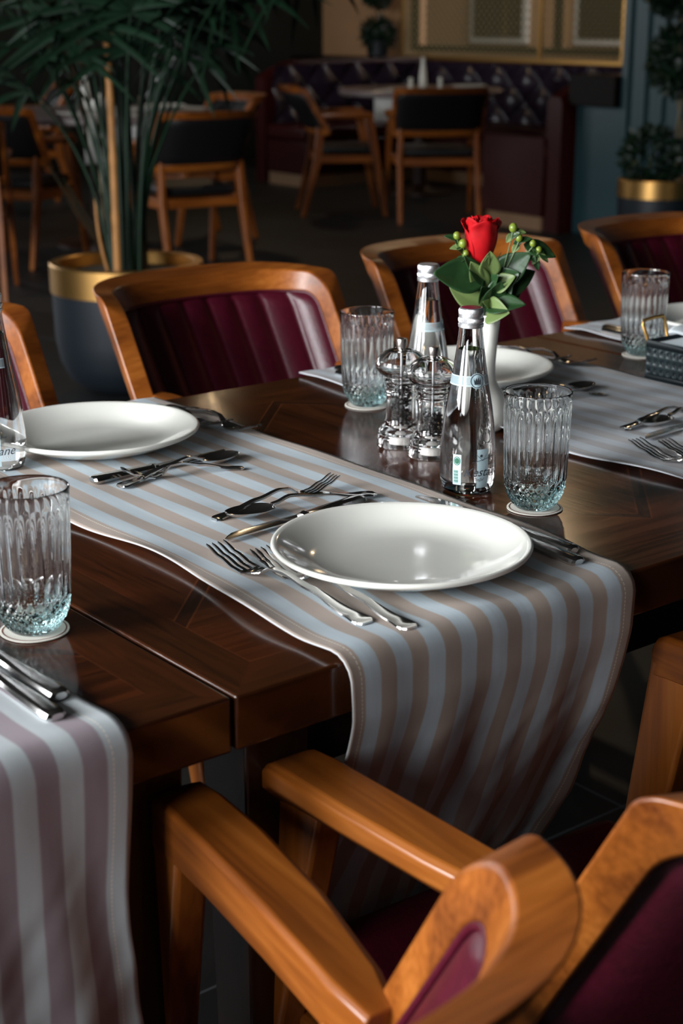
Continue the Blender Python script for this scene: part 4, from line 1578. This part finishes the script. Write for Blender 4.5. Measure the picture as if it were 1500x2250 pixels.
def make_chair(loc, rz, label, leather, detail=True, category='chair', group=None):
    t = thing('armchair', label, category, loc, rz, group)
    Z0, Z1 = 0.515, 0.815
    HW = 0.299
    FWID = 0.037
    TH = 0.038
    # build both loops quarter by quarter so that corners stay matched
    def loop(hw, z0, z1, r0, r1):
        zc = (Z0 + Z1) / 2
        quarters = []
        for (sx, top) in ((1, 1), (-1, 1), (-1, 0), (1, 0)):
            r = r1 if top else r0
            c = (sx * (hw - r), (z1 - r) if top else (z0 + r))
            pts = []
            pA = (sx * hw, zc)
            pB = (0, z1 if top else z0)
            seg = [(pA[0], pA[1] + (c[1] - pA[1]) * i / 6) for i in range(6)]
            for i in range(9):
                a = radians(90 * i / 8)
                seg.append((c[0] + sx * r * cos(a), c[1] + (1 if top else -1) * r * sin(a)))
            seg += [(c[0] + (pB[0] - c[0]) * i / 18, pB[1]) for i in range(1, 19)]
            if (sx, top) in ((-1, 1), (1, 0)):
                seg = seg[::-1]
            quarters += seg[:-1]
        return [(x * (0.93 + 0.07 * (z - Z0) / (Z1 - Z0)), z) for x, z in quarters]
    lo_o = loop(HW, Z0, Z1, 0.04, 0.046)
    lo_i = loop(HW - FWID, Z0 + FWID, Z1 - FWID, 0.016, 0.026)
    lo_r = loop(HW - 0.004, Z0, Z1, 0.04, 0.012)
    bm = bmesh.new()
    L4 = []
    for lp, off in ((lo_o, 0), (lo_i, 0), (lo_i, TH), (lo_r, TH)):
        L4.append([bm.verts.new(back_pt(a, z, off)) for a, z in lp])
    m = len(lo_o)
    for k in range(4):
        A, B = L4[k], L4[(k + 1) % 4]
        for i in range(m):
            j = (i + 1) % m
            bm.faces.new((A[i], A[j], B[j], B[i]))
    fr = obj('back_frame', bm, 'oak_x', t, bevel=0.003 if detail else 0, seg=2, angle=40)
    # leather infill, front quilted in upright channels, rear plain
    ihw, iz0, iz1 = HW - FWID, Z0 + FWID, Z1 - FWID
    def lim(z):
        r0, r1 = 0.016, 0.026
        h = ihw
        if z > iz1 - r1:
            h = ihw - r1 + sqrt(max(0, r1 * r1 - (z - iz1 + r1) ** 2))
        if z < iz0 + r0:
            h = ihw - r0 + sqrt(max(0, r0 * r0 - (iz0 + r0 - z) ** 2))
        return h * (0.93 + 0.07 * (z - Z0) / (Z1 - Z0))
    bm = bmesh.new()
    NC = 9
    nu = NC * 10 if detail else 18
    def fn(u, v):
        z = iz0 + (iz1 - iz0) * (v * 0.998 + 0.001)
        h = lim(z)
        a = (2 * u - 1) * h
        edge = min(1.0, (1 - abs(2 * u - 1)) * h / 0.010, v * (iz1 - iz0) / 0.010, (1 - v) * (iz1 - iz0) / 0.010)
        puff = abs(sin(pi * u * NC)) ** 0.7 * 0.011 if detail else 0.006
        return back_pt(a, z, 0.010 - puff * sqrt(max(0, edge)) - 0.002 * edge)
    grid(bm, nu, 26 if detail else 8, fn)
    obj('backrest_pad', bm, leather, t, angle=180)
    bm = bmesh.new()
    def fn(u, v):
        z = iz0 + (iz1 - iz0) * (v * 0.998 + 0.001)
        h = lim(z)
        a = (2 * u - 1) * h
        edge = min(1.0, (1 - abs(2 * u - 1)) * h / 0.015, v * (iz1 - iz0) / 0.015, (1 - v) * (iz1 - iz0) / 0.015)
        return back_pt(a, z, TH - 0.012 + 0.008 * edge)
    grid(bm, 24, 12, fn)
    obj('backrest_rear', bm, leather, t, angle=180)
    if detail:
        bm = bmesh.new()
        lp = loop(ihw - 0.0025, iz0 + 0.0025, iz1 - 0.0025, 0.014, 0.024)
        pts = [back_pt(a, z, 0.003) for a, z in lp]
        pts.append(pts[0])
        tube(bm, pts, 0.0032, 8, cap=False)
        obj('piping', bm, leather, t, angle=60)
    # arms
    for sx in (-1, 1):
        bm = bmesh.new()
        rings = []
        secs = [(-0.262, 0.217, 0.660, 0.014, 0.014, 0.034), (-0.22, 0.223, 0.663, 0.022, 0.022, 0.040), (-0.12, 0.235, 0.667, 0.026, 0.028, 0.043),
                (-0.02, 0.242, 0.669, 0.027, 0.030, 0.045), (0.05, 0.245, 0.669, 0.027, 0.029, 0.046), (0.080, 0.246, 0.667, 0.0265, 0.027, 0.046),
                (0.092, 0.2465, 0.661, 0.026, 0.025, 0.042), (0.098, 0.2465, 0.650, 0.025, 0.023, 0.032)]
        for (y, xc, zt, wi, wo, dp) in secs:
            r = []
            for (dx, dz) in ((-wi, -dp), (-wi, -0.004), (-wi + 0.004, 0), (wo - 0.006, -0.0008), (wo, -0.006), (wo, -0.022), (wo * 0.2, -dp)):
                r.append((sx * (xc + dx), y, zt + dz))
            rings.append(r)
        loft(bm, rings)
        ar = obj('armrest', bm, 'oak_y', t, bevel=0.0015 if detail else 0, angle=28)
        # front leg
        bm = bmesh.new()
        x_i, x_o = 0.2200, 0.2515
        loft(bm, [[(sx * 0.242, 0.165, 0), (sx * 0.266, 0.165, 0), (sx * 0.266, 0.198, 0), (sx * 0.242, 0.198, 0)],
                  [(sx * 0.228, 0.085, 0.40), (sx * 0.260, 0.085, 0.40), (sx * 0.260, 0.136, 0.40), (sx * 0.228, 0.136, 0.40)],
                  [(sx * x_i, 0.035, 0.628), (sx * x_o, 0.035, 0.628), (sx * x_o, 0.0975, 0.640), (sx * x_i, 0.0975, 0.640)]])
        obj('leg', bm, 'oak_z', t, bevel=0.005, seg=3)
        # rear leg
        bm = bmesh.new()
        loft(bm, [[(sx * 0.212, -0.375, 0), (sx * 0.238, -0.375, 0), (sx * 0.238, -0.342, 0), (sx * 0.212, -0.342, 0)],
                  [(sx * 0.204, -0.290, 0.36), (sx * 0.234, -0.290, 0.36), (sx * 0.234, -0.238, 0.36), (sx * 0.204, -0.238, 0.36)],
                  [(sx * 0.196, -0.262, 0.632), (sx * 0.224, -0.262, 0.632), (sx * 0.224, -0.212, 0.632), (sx * 0.196, -0.212, 0.632)]])
        obj('leg', bm, 'oak_z', t, bevel=0.005, seg=3)
        bm = bmesh.new()
        box(bm, min(sx * 0.206, sx * 0.236), -0.262, 0.345, max(sx * 0.206, sx * 0.236), 0.115, 0.395)
        obj('side_rail', bm, 'oak_y', t, bevel=0.004)
    bm = bmesh.new()
    box(bm, -0.206, -0.275, 0.345, 0.206, -0.250, 0.390)
    obj('rear_rail', bm, 'oak_x', t, bevel=0.004)
    bm = bmesh.new()
    box(bm, -0.206, 0.085, 0.345, 0.206, 0.110, 0.395)
    obj('front_rail', bm, 'oak_x', t, bevel=0.004)
    # seat cushion
    bm = bmesh.new()
    box(bm, -0.203, -0.235, 0.397, 0.203, 0.130, 0.452)
    obj('seat_cushion', bm, leather, t, bevel=0.022, seg=5, angle=60)
    return t


def face_to(x, y, tx, ty):
    return atan2(ty - y, tx - x) - pi / 2


c1 = make_chair((-0.290, -0.025, 0), -0.0916, 'burgundy leather oak armchair cut by the bottom edge, its back nearest the viewer', 'burgundy')
dup(c1, (0.315, -0.072, 0), -0.045, 'burgundy oak armchair at the lower right, pushed in at the hanging striped runner')
far = []
far.append(dup(c1, (0.940, 1.034, 0), pi, 'burgundy oak armchair across the table behind the left plate, its whole back showing'))
far.append(dup(c1, (0.304, 1.035, 0), pi + 0.02, 'burgundy oak armchair across the table cut by the left edge'))
far.append(dup(c1, (1.562, 1.06, 0), pi - 0.03, 'burgundy oak armchair across the table behind the rose'))
far.append(dup(c1, (2.195, 1.05, 0), pi, 'burgundy oak armchair across the table at the right edge'))
for o in far:
    o.scale = (0.945, 1, 1)

# black leather chairs of the other tables
kb = make_chair((3.95, 6.15, 0), 0, 'oak armchair with black leather back seen from behind, right of the palm', 'black_leather', True)
T1 = (4.0, 7.08)
T2 = (7.25, 8.0)


# ================================================================ PALM IN POT
def make_pot(loc, R, H, label, round_bottom=True):
    t = thing('planter', label, 'planter', loc)
    bm = bmesh.new()
    zb = H * 0.79
    lathe(bm, [(R * 0.42, 0), (R * 0.62, 0.01), (R * 0.80, H * 0.10), (R * 0.91, H * 0.24), (R * 0.965, H * 0.42), (R * 0.98, zb), (R * 0.90, zb), (R * 0.5, zb)], 64)
    obj('pot_body', bm, 'pot', t, angle=60)
    bm = bmesh.new()
    rings = [(R, zb - 0.004), (R, H - 0.004), (R - 0.004, H), (R - 0.028, H), (R - 0.032, H - 0.004), (R - 0.032, zb - 0.004)]
    n = 72
    rr = [[(r * cos(2 * pi * i / n), r * sin(2 * pi * i / n), z) for i in range(n)] for r, z in rings]
    vs = loft(bm, rr, cap=False)
    for i in range(n):
        j = (i + 1) % n
        bm.faces.new((vs[-1][i], vs[-1][j], vs[0][j], vs[0][i]))
    obj('brass_band', bm, 'brass', t, angle=40)
    bm = bmesh.new()
    lathe(bm, [(R - 0.0325, H - 0.06), (R - 0.0325, H - 0.045), (R * 0.3, H - 0.038)], 48)
    s = obj('gravel', bm, 'soil', t)
    s['kind'] = 'stuff'
    return t


PX, PY = 2.206, 3.826
make_pot((PX, PY, 0), 0.268, 0.452, 'large navy pot with a broad brass rim, under the palm')
palm = thing('potted_palm', 'tall dark green palm with a tan cane growing from the navy pot', 'palm', (PX, PY, 0.41))
rng = random.Random(21)
CRN = []


def frond(base, az, lean, h, span, nleaf, droop, m='palm', tw=0.0, width=0.03):
    """petiole with a fan of long narrow leaflets"""
    base = Vector(base)
    dxy = Vector((cos(az), sin(az), 0))
    tip = base + dxy * lean + Vector((0, 0, h))
    bm = bmesh.new()
    pts = bz(base, base + Vector((0, 0, h * 0.7)) + dxy * lean * 0.15, tip, 10)
    tube(bm, pts, 0.005, 6, rads=[0.007 - 0.0035 * i / 10 for i in range(11)])
    d0 = (pts[-1] - pts[-2]).normalized()
    side = d0.cross(Vector((0, 0, 1)))
    if side.length < 0.1:
        side = Vector((-sin(az), cos(az), 0))
    side.normalize()
    nn = side.cross(d0)
    for k in range(nleaf):
        a = (k / (nleaf - 1) - 0.5) * 2
        ang = a * radians(105) + tw
        d = (d0 * cos(ang) + side * sin(ang) + nn * rng.uniform(-0.12, 0.12)).normalized()
        L = span * (1 - 0.25 * abs(a)) * rng.uniform(0.85, 1.05)
        s = (side * cos(ang) - d0 * sin(ang)).normalized()
        rows = []
        nseg = 9
        for i in range(nseg + 1):
            t = i / nseg
            w = width * (sin(pi * min(1, t * 0.85 + 0.12)) ** 0.7) * 0.5
            if t > 0.85:
                w *= (1 - t) / 0.15 + 0.02
            p = tip + d * (L * t) + Vector((0, 0, -1)) * (droop * L * t * t)
            rows.append([bm.verts.new(p - s * w), bm.verts.new(p + nn * w * 0.35), bm.verts.new(p + s * w)])
        for r0, r1 in zip(rows, rows[1:]):
            for q in range(2):
                bm.faces.new((r0[q], r0[q + 1], r1[q + 1], r1[q]))
    return obj('frond', bm, m, palm, angle=60)


Ra = -AZ                     # azimuth of screen-right in the plan
# screen-right angles: 0 = right, 90 = away, 180 = left, 270 = to the viewer
spec = [(-6, 0.55, 0.84, 0.75, 16), (6, 0.50, 0.98, 0.80, 16), (172, 0.46, 0.86, 0.7, 14), (5, 0.10, 0.72, 0.5, 12), (60, 0.14, 0.66, 0.48, 12), (120, 0.12, 0.70, 0.5, 12), (185, 0.12, 0.62, 0.5, 12), (235, 0.08, 0.66, 0.46, 12), (285, 0.10, 0.72, 0.5, 12), (345, 0.22, 0.66, 0.6, 14), (-8, 0.40, 0.86, 0.66, 14), (12, 0.46, 1.0, 0.62, 14),
        (0, 0.30, 0.80, 0.62, 14), (20, 0.36, 0.92, 0.66, 14), (-25, 0.24, 0.70, 0.50, 12), (50, 0.28, 0.74, 0.45, 12), (95, 0.22, 0.80, 0.50, 12),
        (135, 0.26, 0.70, 0.50, 12), (165, 0.34, 0.74, 0.60, 14), (190, 0.30, 0.82, 0.55, 14), (215, 0.28, 0.62, 0.48, 12), (250, 0.12, 0.78, 0.45, 12),
        (290, 0.16, 0.70, 0.42, 12), (325, 0.20, 0.84, 0.50, 12), (10, 0.14, 0.66, 0.40, 12), (180, 0.14, 0.66, 0.42, 12), (240, 0.22, 0.92, 0.50, 12),
        (70, 0.10, 0.95, 0.5, 12), (340, 0.38, 0.98, 0.62, 14), (200, 0.42, 0.98, 0.6, 14), (150, 0.2, 0.56, 0.36, 10), (30, 0.18, 0.56, 0.36, 10), (300, 0.08, 0.58, 0.34, 10), (220, 0.10, 0.56, 0.34, 10)]
for (sa, lean, h, span, nl) in spec:
    if len(CRN) % 7 != 6:
        h, span, lean = h + 0.17, span * 1.12, lean * 1.12
    CRN.append(sa)
    az = Ra + radians(sa)
    b0 = (0.035 * cos(az) + rng.uniform(-0.02, 0.02), 0.035 * sin(az) + rng.uniform(-0.02, 0.02), 0)
    frond(b0, az, lean, h * 1.0, span, nl, 0.30 + rng.uniform(-0.1, 0.15), width=0.026)
# short upright young blades near the pot
for (sa, L) in ((172, 0.36), (160, 0.30), (185, 0.26)):
    az = Ra + radians(sa)
    bm = bmesh.new()
    dxy = Vector((cos(az), sin(az), 0))
    rows = []
    s = Vector((-sin(az), cos(az), 0))
    for i in range(9):
        t = i / 8
        w = 0.022 * sin(pi * (0.1 + 0.88 * t)) ** 0.7
        p = dxy * (0.05 + 0.62 * L * t) + Vector((0, 0, 0.02 + L * t))
        rows.append([bm.verts.new(p - s * w), bm.verts.new(p + Vector((0, 0, 0.006))), bm.verts.new(p + s * w)])
    for r0, r1 in zip(rows, rows[1:]):
        for q in range(2):
            bm.faces.new((r0[q], r0[q + 1], r1[q + 1], r1[q]))
    obj('young_blade', bm, 'palm', palm, angle=60)
# stems, canes
for (dx, dy, top, r, m) in ((-0.012, -0.10, 0.80, 0.0150, 'cane'), (0.05, 0.02, 0.6, 0.008, 'palm_dry'), (-0.05, 0.0, 0.55, 0.007, 'palm_dry'), (-0.03, 0.03, 0.75, 0.010, 'palm'), (0.03, -0.02, 0.8, 0.010, 'palm'),
                             (0.0, 0.05, 0.8, 0.010, 'palm'), (-0.06, -0.02, 0.28, 0.007, 'cane'), (0.015, -0.05, 0.7, 0.009, 'palm'), (-0.045, 0.045, 0.75, 0.009, 'palm'), (0.06, 0.05, 0.8, 0.009, 'palm')):
    bm = bmesh.new()
    b0 = Rw * dx + Fw * dy
    pts, rads = [], []
    n = 28
    for i in range(n + 1):
        t = i / n
        pts.append(b0 + Vector((0.01 * sin(t * 3 + dx * 50), 0.01 * sin(t * 2.3), top * t)) + (Rw * dx + Fw * dy) * t * 0.5)
        rads.append(r * (1 + (0.12 if i % 7 == 0 else 0)) * (1 - 0.2 * t))
    tube(bm, pts, r, 10, rads=rads)
    obj('cane' if m == 'cane' else 'stalk', bm, m, palm, angle=60)


# ================================================================ OTHER TABLES, LEFT BACKGROUND
def round_table(loc, R, label, topm='grey_top'):
    t = thing('round_table', label, 'table', loc)
    bm = bmesh.new()
    lathe(bm, [(R * 0.9, 0.70), (R - 0.01, 0.705), (R, 0.715), (R, 0.742), (R - 0.008, 0.75)], 72)
    obj('tabletop', bm, topm, t, angle=40)
    bm = bmesh.new()
    lathe(bm, [(0.26, 0.0), (0.26, 0.015), (0.10, 0.035), (0.055, 0.06), (0.05, 0.35), (0.055, 0.64), (0.16, 0.699)], 32)
    obj('pedestal', bm, 'table_dark', t, angle=40)
    return t


def place_mat(loc, rz, w, d, label, hang=0.0):
    bm = bmesh.new()
    def fn(u, v):
        x = (u - 0.5) * w
        y = v * (d + hang)
        z = 0.0015 + 0.001 * sin(x * 30)
        if y > d:
            k = y - d
            return (x, d + 0.012 * min(1, k / 0.03) + 0.01 * sin(x * 25) * min(1, k / 0.1), z - max(0, k - 0.008))
        return (x, y, z)
    grid(bm, 20, 30, fn)
    o = obj('table_runner', bm, 'grey_cloth', None, loc, angle=180)
    o.rotation_euler = (0, 0, rz)
    solidify(o, 0.0015, 1)
    tag(o, label, 'table runner')
    return o


def cup_or_bottle(loc, label, kind):
    bm = bmesh.new()
    if kind == 'bottle':
        lathe(bm, [(0.02, 0), (0.029, 0.006), (0.03, 0.05), (0.026, 0.10), (0.016, 0.165), (0.0135, 0.19), (0.0145, 0.195), (0.0145, 0.214), (0.012, 0.216)], 32)
        o = obj('white_bottle', bm, 'ceramic', None, loc, angle=50)
        tag(o, label, 'bottle')
    elif kind == 'plate':
        lathe(bm, [(0.07, 0), (0.085, 0.003), (0.125, 0.02), (0.13, 0.023), (0.128, 0.025), (0.10, 0.012), (0.08, 0.006)], 40)
        o = obj('plate', bm, 'ceramic', None, loc, angle=50)
        tag(o, label, 'plate')
    elif kind == 'pot':
        lathe(bm, [(0.03, 0), (0.045, 0.01), (0.055, 0.035), (0.05, 0.06), (0.03, 0.075), (0.012, 0.08), (0.012, 0.09), (0.006, 0.095)], 32)
        o = obj('sugar_pot', bm, 'ceramic', None, loc, angle=50)
        tag(o, label, 'pot')
    elif kind == 'shaker':
        lathe(bm, [(0.018, 0), (0.02, 0.004), (0.014, 0.05), (0.018, 0.062), (0.012, 0.075)], 24)
        o = obj('shaker', bm, 'ceramic', None, loc, angle=50)
        tag(o, label, 'shaker')
    return o


round_table((T1[0], T1[1], 0), 0.62, 'round grey-topped table behind the palm')
place_mat((T1[0] - 0.10, T1[1] - 0.05, 0.7502), AZ + radians(180 + 75) * 0 + radians(130), 0.36, 0.50, 'pale runner on the round table behind the palm, its left one', 0.25)
place_mat((T1[0] + 0.12, T1[1] - 0.02, 0.7502), radians(-95), 0.34, 0.52, 'pale striped runner on the round table behind the palm, beside the black chair', 0.2)
cup_or_bottle((T1[0] - 0.02, T1[1] + 0.08, 0.7506), 'white bottle on the round table behind the palm', 'bottle')
cup_or_bottle((T1[0] - 0.04, T1[1] - 0.12, 0.7545), 'small white lidded pot on the round table behind the palm', 'pot')
cup_or_bottle((T1[0] + 0.33, T1[1] - 0.18, 0.7545), 'white plate on the round table behind the palm', 'plate')
kb.rotation_euler = (0, 0, radians(81 - 90))
kb.location = (3.86, 6.02, 0)
dup(kb, (4.50, 6.98, 0), radians(175 - 90), 'oak armchair with black back, only its top showing behind the round table')
dup(kb, (3.40, 6.83, 0), radians(32 - 90), 'oak armchair at the left edge beside the round table')
dup(kb, (2.62, 6.05, 0), radians(60 - 90), 'oak armchair cut off by the left edge in front of the round table')

# second round table in front of the booth
round_table((T2[0], T2[1], 0), 0.60, 'round table in front of the buttoned booth')
place_mat((T2[0] - 0.05, T2[1], 0.7502), radians(125), 0.36, 0.48, 'pale runner hanging over the left of the booth table', 0.22)
cup_or_bottle((T2[0] + 0.02, T2[1] + 0.0, 0.7506), 'white bottle on the booth table', 'bottle')
cup_or_bottle((T2[0] + 0.22, T2[1] - 0.28, 0.7506), 'white plate on the booth table', 'plate')
cup_or_bottle((T2[0] + 0.10, T2[1] - 0.10, 0.7506), 'small white shaker on the booth table, right of the bottle', 'shaker')
cup_or_bottle((T2[0] - 0.08, T2[1] + 0.02, 0.7506), 'small white shaker on the booth table, left of the bottle', 'shaker')
ce = dup(kb, (6.35, 6.86, 0), radians(56 - 90), 'oak armchair seen from behind at the booth table')
ce.scale = (1.12, 1.12, 1.02)
dup(kb, (6.10, 7.36, 0), radians(-32 - 90), 'oak armchair seen from the side left of the booth table')

# third table, far left, deep in the room
round_table((3.6, 9.2, 0), 0.6, 'round table deep in the room at the far left')
cup_or_bottle((3.5, 9.0, 0.7506), 'white plate on the deep left table', 'plate')
cup_or_bottle((3.75, 9.1, 0.7506), 'white bottle on the deep left table', 'bottle')
dup(kb, (3.1, 8.50, 0), face_to(3.1, 8.5, 3.6, 9.2), 'oak armchair at the deep left table')
dup(kb, (4.45, 9.0, 0), face_to(4.45, 9.0, 3.6, 9.2), 'oak armchair right of the deep left table')

# ================================================================ BOOTH
booth = thing('booth_bench', 'U-shaped booth bench with buttoned plum leather back behind the far table', 'bench', (6.37, 5.74, 0))
# local frame: near wing x 0..1.6, y 0..0.62; main bench x 1.5..2.2; far wing y 3.05..3.65
BT_ = 0.90
for k, (x0, y0, x1, y1) in enumerate(((0.0, 0.14, 1.55, 0.64), (1.55, 0.14, 2.05, 3.52), (0.40, 3.02, 1.55, 3.52))):
    bm = bmesh.new()
    box(bm, x0, y0, 0.09, x1 - 0.001, y1, 0.34)
    obj('bench_base', bm, 'booth', booth, bevel=0.01)
    bm = bmesh.new()
    box(bm, x0 + 0.012, y0 + 0.01, 0.0, x1 - 0.012, y1 - 0.01, 0.089)
    obj('skirting', bm, 'skirt', booth)
    bm = bmesh.new()
    box(bm, x0 - 0.01, y0 + 0.001, 0.341, x1 - 0.002, y1 + (0.001 if k == 2 else 0.0), 0.45)
    obj('seat_cushion', bm, 'booth', booth, bevel=0.03, seg=4, angle=60)


bm = bmesh.new()
box(bm, -0.02, 0.122, 0.09, -0.001, 0.645, 0.56)
obj('side_panel', bm, 'booth', booth, bevel=0.006)


def tufting(L, f, nm):
    bm = bmesh.new()
    def fn(u, v):
        y = u * L
        z = 0.44 + v * (BT_ - 0.45)
        a_, b_ = y / 0.17, (z - 0.44) / 0.155
        p = abs(sin(pi * (a_ + b_) / 2)) * abs(sin(pi * (a_ - b_) / 2))
        return f(y, z, 0.05 * p ** 0.6)
    grid(bm, int(L * 60), 36, fn)
    obj(nm, bm, 'tuft', booth, angle=180)


tufting(3.5, lambda y, z, h: (2.06 - h, 0.14 + y, z), 'buttoned_back')
tufting(1.98, lambda y, z, h: (0.08 + y, 0.13 + h, z), 'buttoned_back')
tufting(1.55, lambda y, z, h: (0.46 + y, 3.53 - h, z), 'buttoned_back')
bm = bmesh.new()
box(bm, 2.07, 0.0, 0.0, 2.16, 4.0, BT_)
obj('back_panel', bm, 'booth', booth, bevel=0.015)
for (x0, y0) in ((0.0, 0.0), (0.40, 3.54)):
    bm = bmesh.new()
    rings = []
    for i in range(17):
        t = i / 16
        x = x0 + (2.07 - x0) * t
        zt = 0.80 + (BT_ + 0.02 - 0.80) * sin(min(1, t * 5) * pi / 2)
        rings.append([(x, y0, 0.0), (x, y0 + 0.12, 0.0), (x, y0 + 0.12, zt - 0.03), (x, y0 + 0.10, zt), (x, y0 + 0.02, zt), (x, y0, zt - 0.03)])
    loft(bm, rings)
    obj('wing_panel', bm, 'booth', booth, angle=40)

# lattice screen standing on the booth back
scr = thing('lattice_screen', 'brass framed lattice screen standing on top of the booth', 'screen', (6.37 + 2.115, SCR0, BT_ + 0.002))
SL, SH = SCR1 - SCR0, 1.25
bm = bmesh.new()
for (y0, y1, z0, z1) in ((0, SL, 0, 0.03), (0, SL, SH - 0.03, SH), (0, 0.03, 0.03, SH - 0.03), (SL - 0.03, SL, 0.03, SH - 0.03), (0.85, 0.88, 0.03, SH - 0.03)):
    box(bm, -0.015, y0, z0, 0.015, y1, z1)
obj('frame', bm, 'brass', scr, bevel=0.002)
bm = bmesh.new()
st = 0.062
k = -int(SH / st)
while k * st < SL:
    for sg in (1, -1):
        y0, z0 = k * st, 0.0
        s0 = max(0, -y0)
        s1 = min(SH, SL - y0)
        if s1 > s0:
            A = Vector((0, y0 + s0, s0))
            B = Vector((0, y0 + s1, s1))
            if sg < 0:
                A.y, B.y = SL - A.y, SL - B.y
            tube(bm, [A, B], 0.0055, 4)
    k += 1
obj('lattice', bm, 'lattice', scr)

GX, GY = 6.05, 4.72
make_pot((GX, GY, 0), 0.205, 0.43, 'navy pot with a brass rim against the teal wall')
topi = thing('topiary_tree', 'topiary tree with clipped balls in the pot by the teal wall', 'tree', (GX, GY, 0.38))


def bush(bm, c, r, n, ls, rg):
    c = Vector(c)
    for _ in range(n):
        d = Vector((rg.gauss(0, 1), rg.gauss(0, 1), rg.gauss(0, 1))).normalized()
        p = c + d * r * rg.uniform(0.72, 1.05)
        q = (d + Vector((rg.uniform(-0.8, 0.8), rg.uniform(-0.8, 0.8), rg.uniform(-0.8, 0.8)))).normalized()
        s = q.cross(Vector((rg.gauss(0, 1), rg.gauss(0, 1), rg.gauss(0, 1)))).normalized()
        L = ls * rg.uniform(0.7, 1.3)
        a = [bm.verts.new(p), bm.verts.new(p + q * L * 0.5 + s * L * 0.28), bm.verts.new(p + q * L), bm.verts.new(p + q * L * 0.5 - s * L * 0.28)]
        bm.faces.new(a)


rg = random.Random(5)
bm = bmesh.new()
bush(bm, Rw * -0.03 + Vector((0, 0, 0.16)), 0.15, 900, 0.045, rg)
obj('lower_foliage', bm, 'palm', topi, angle=180)
for (dx, z, r) in ((0.10, 0.66, 0.165), (0.04, 1.02, 0.13)):
    bm = bmesh.new()
    bush(bm, Rw * dx + Vector((0, 0, z)), r, 1000, 0.045, rg)
    sphere(bm, Rw * dx + Vector((0, 0, z)), r * 0.78, 20, 14)
    obj('foliage_ball', bm, 'palm', topi, angle=180)
bm = bmesh.new()
for s in (0, pi):
    tube(bm, [Rw * (0.12 - 0.04 * t / 20) + Vector((0.012 * cos(s + t * 0.9), 0.012 * sin(s + t * 0.9), 0.05 * t)) for t in range(21)], 0.009, 6)
obj('twisted_trunk', bm, 'palm_dry', topi)

# small topiary behind the booth at the window
t2 = thing('topiary_bush', 'small two-ball topiary on the sill beyond the booth', 'plant', (8.55, 10.05, 0.90))
bm = bmesh.new()
lathe(bm, [(0.06, 0), (0.09, 0.02), (0.10, 0.14), (0.09, 0.15)], 24)
obj('pot', bm, 'pot', t2)
bm = bmesh.new()
bush(bm, (0, 0, 0.20), 0.13, 500, 0.05, rg)
sphere(bm, (0, 0, 0.20), 0.10, 16, 10)
obj('foliage_ball', bm, 'palm', t2, angle=180)
bm = bmesh.new()
bush(bm, (0, 0, 0.52), 0.10, 400, 0.05, rg)
sphere(bm, (0, 0, 0.52), 0.075, 16, 10)
obj('foliage_ball', bm, 'palm', t2, angle=180)
bm = bmesh.new()
tube(bm, [(0, 0, 0.14), (0.004, 0, 0.35), (0, 0, 0.52)], 0.008, 6)
obj('trunk', bm, 'palm_dry', t2)
bm = bmesh.new()
box(bm, -0.20, -0.6, 0, 0.20, 0.6, 0.90)
o = obj('sideboard', bm, 'frame_dark', None, (8.55, 10.45, 0), bevel=0.01)
tag(o, 'dark sideboard behind the booth carrying the small topiary', 'sideboard')

# pale column at the right edge
bm = bmesh.new()
lathe(bm, [(0.17, 0), (0.17, 0.12), (0.13, 0.15), (0.125, 3.198)], 40)
o = obj('trim_1', bm, 'ceramic', None, (5.95, 3.98, 0), angle=40)
struct(o)

# brass rings made up to go with the added warm ceiling lights
for (x, y) in ((5.2, 4.6), (6.2, 9.3)):
    bm = bmesh.new()
    n = 32
    rr = [[(r * cos(2 * pi * i / n), r * sin(2 * pi * i / n), z) for i in range(n)] for r, z in ((0.12, 3.199), (0.15, 3.199), (0.15, 3.185), (0.12, 3.185))]
    vs = loft(bm, rr, cap=False)
    for i in range(n):
        j = (i + 1) % n
        bm.faces.new((vs[-1][i], vs[-1][j], vs[0][j], vs[0][i]))
    o = obj('added_ceiling_lamp', bm, 'brass', None, (x, y, 0))
    tag(o, 'added ceiling lamp with a brass ring, out of view', 'lamp', 'added ceiling lamps')
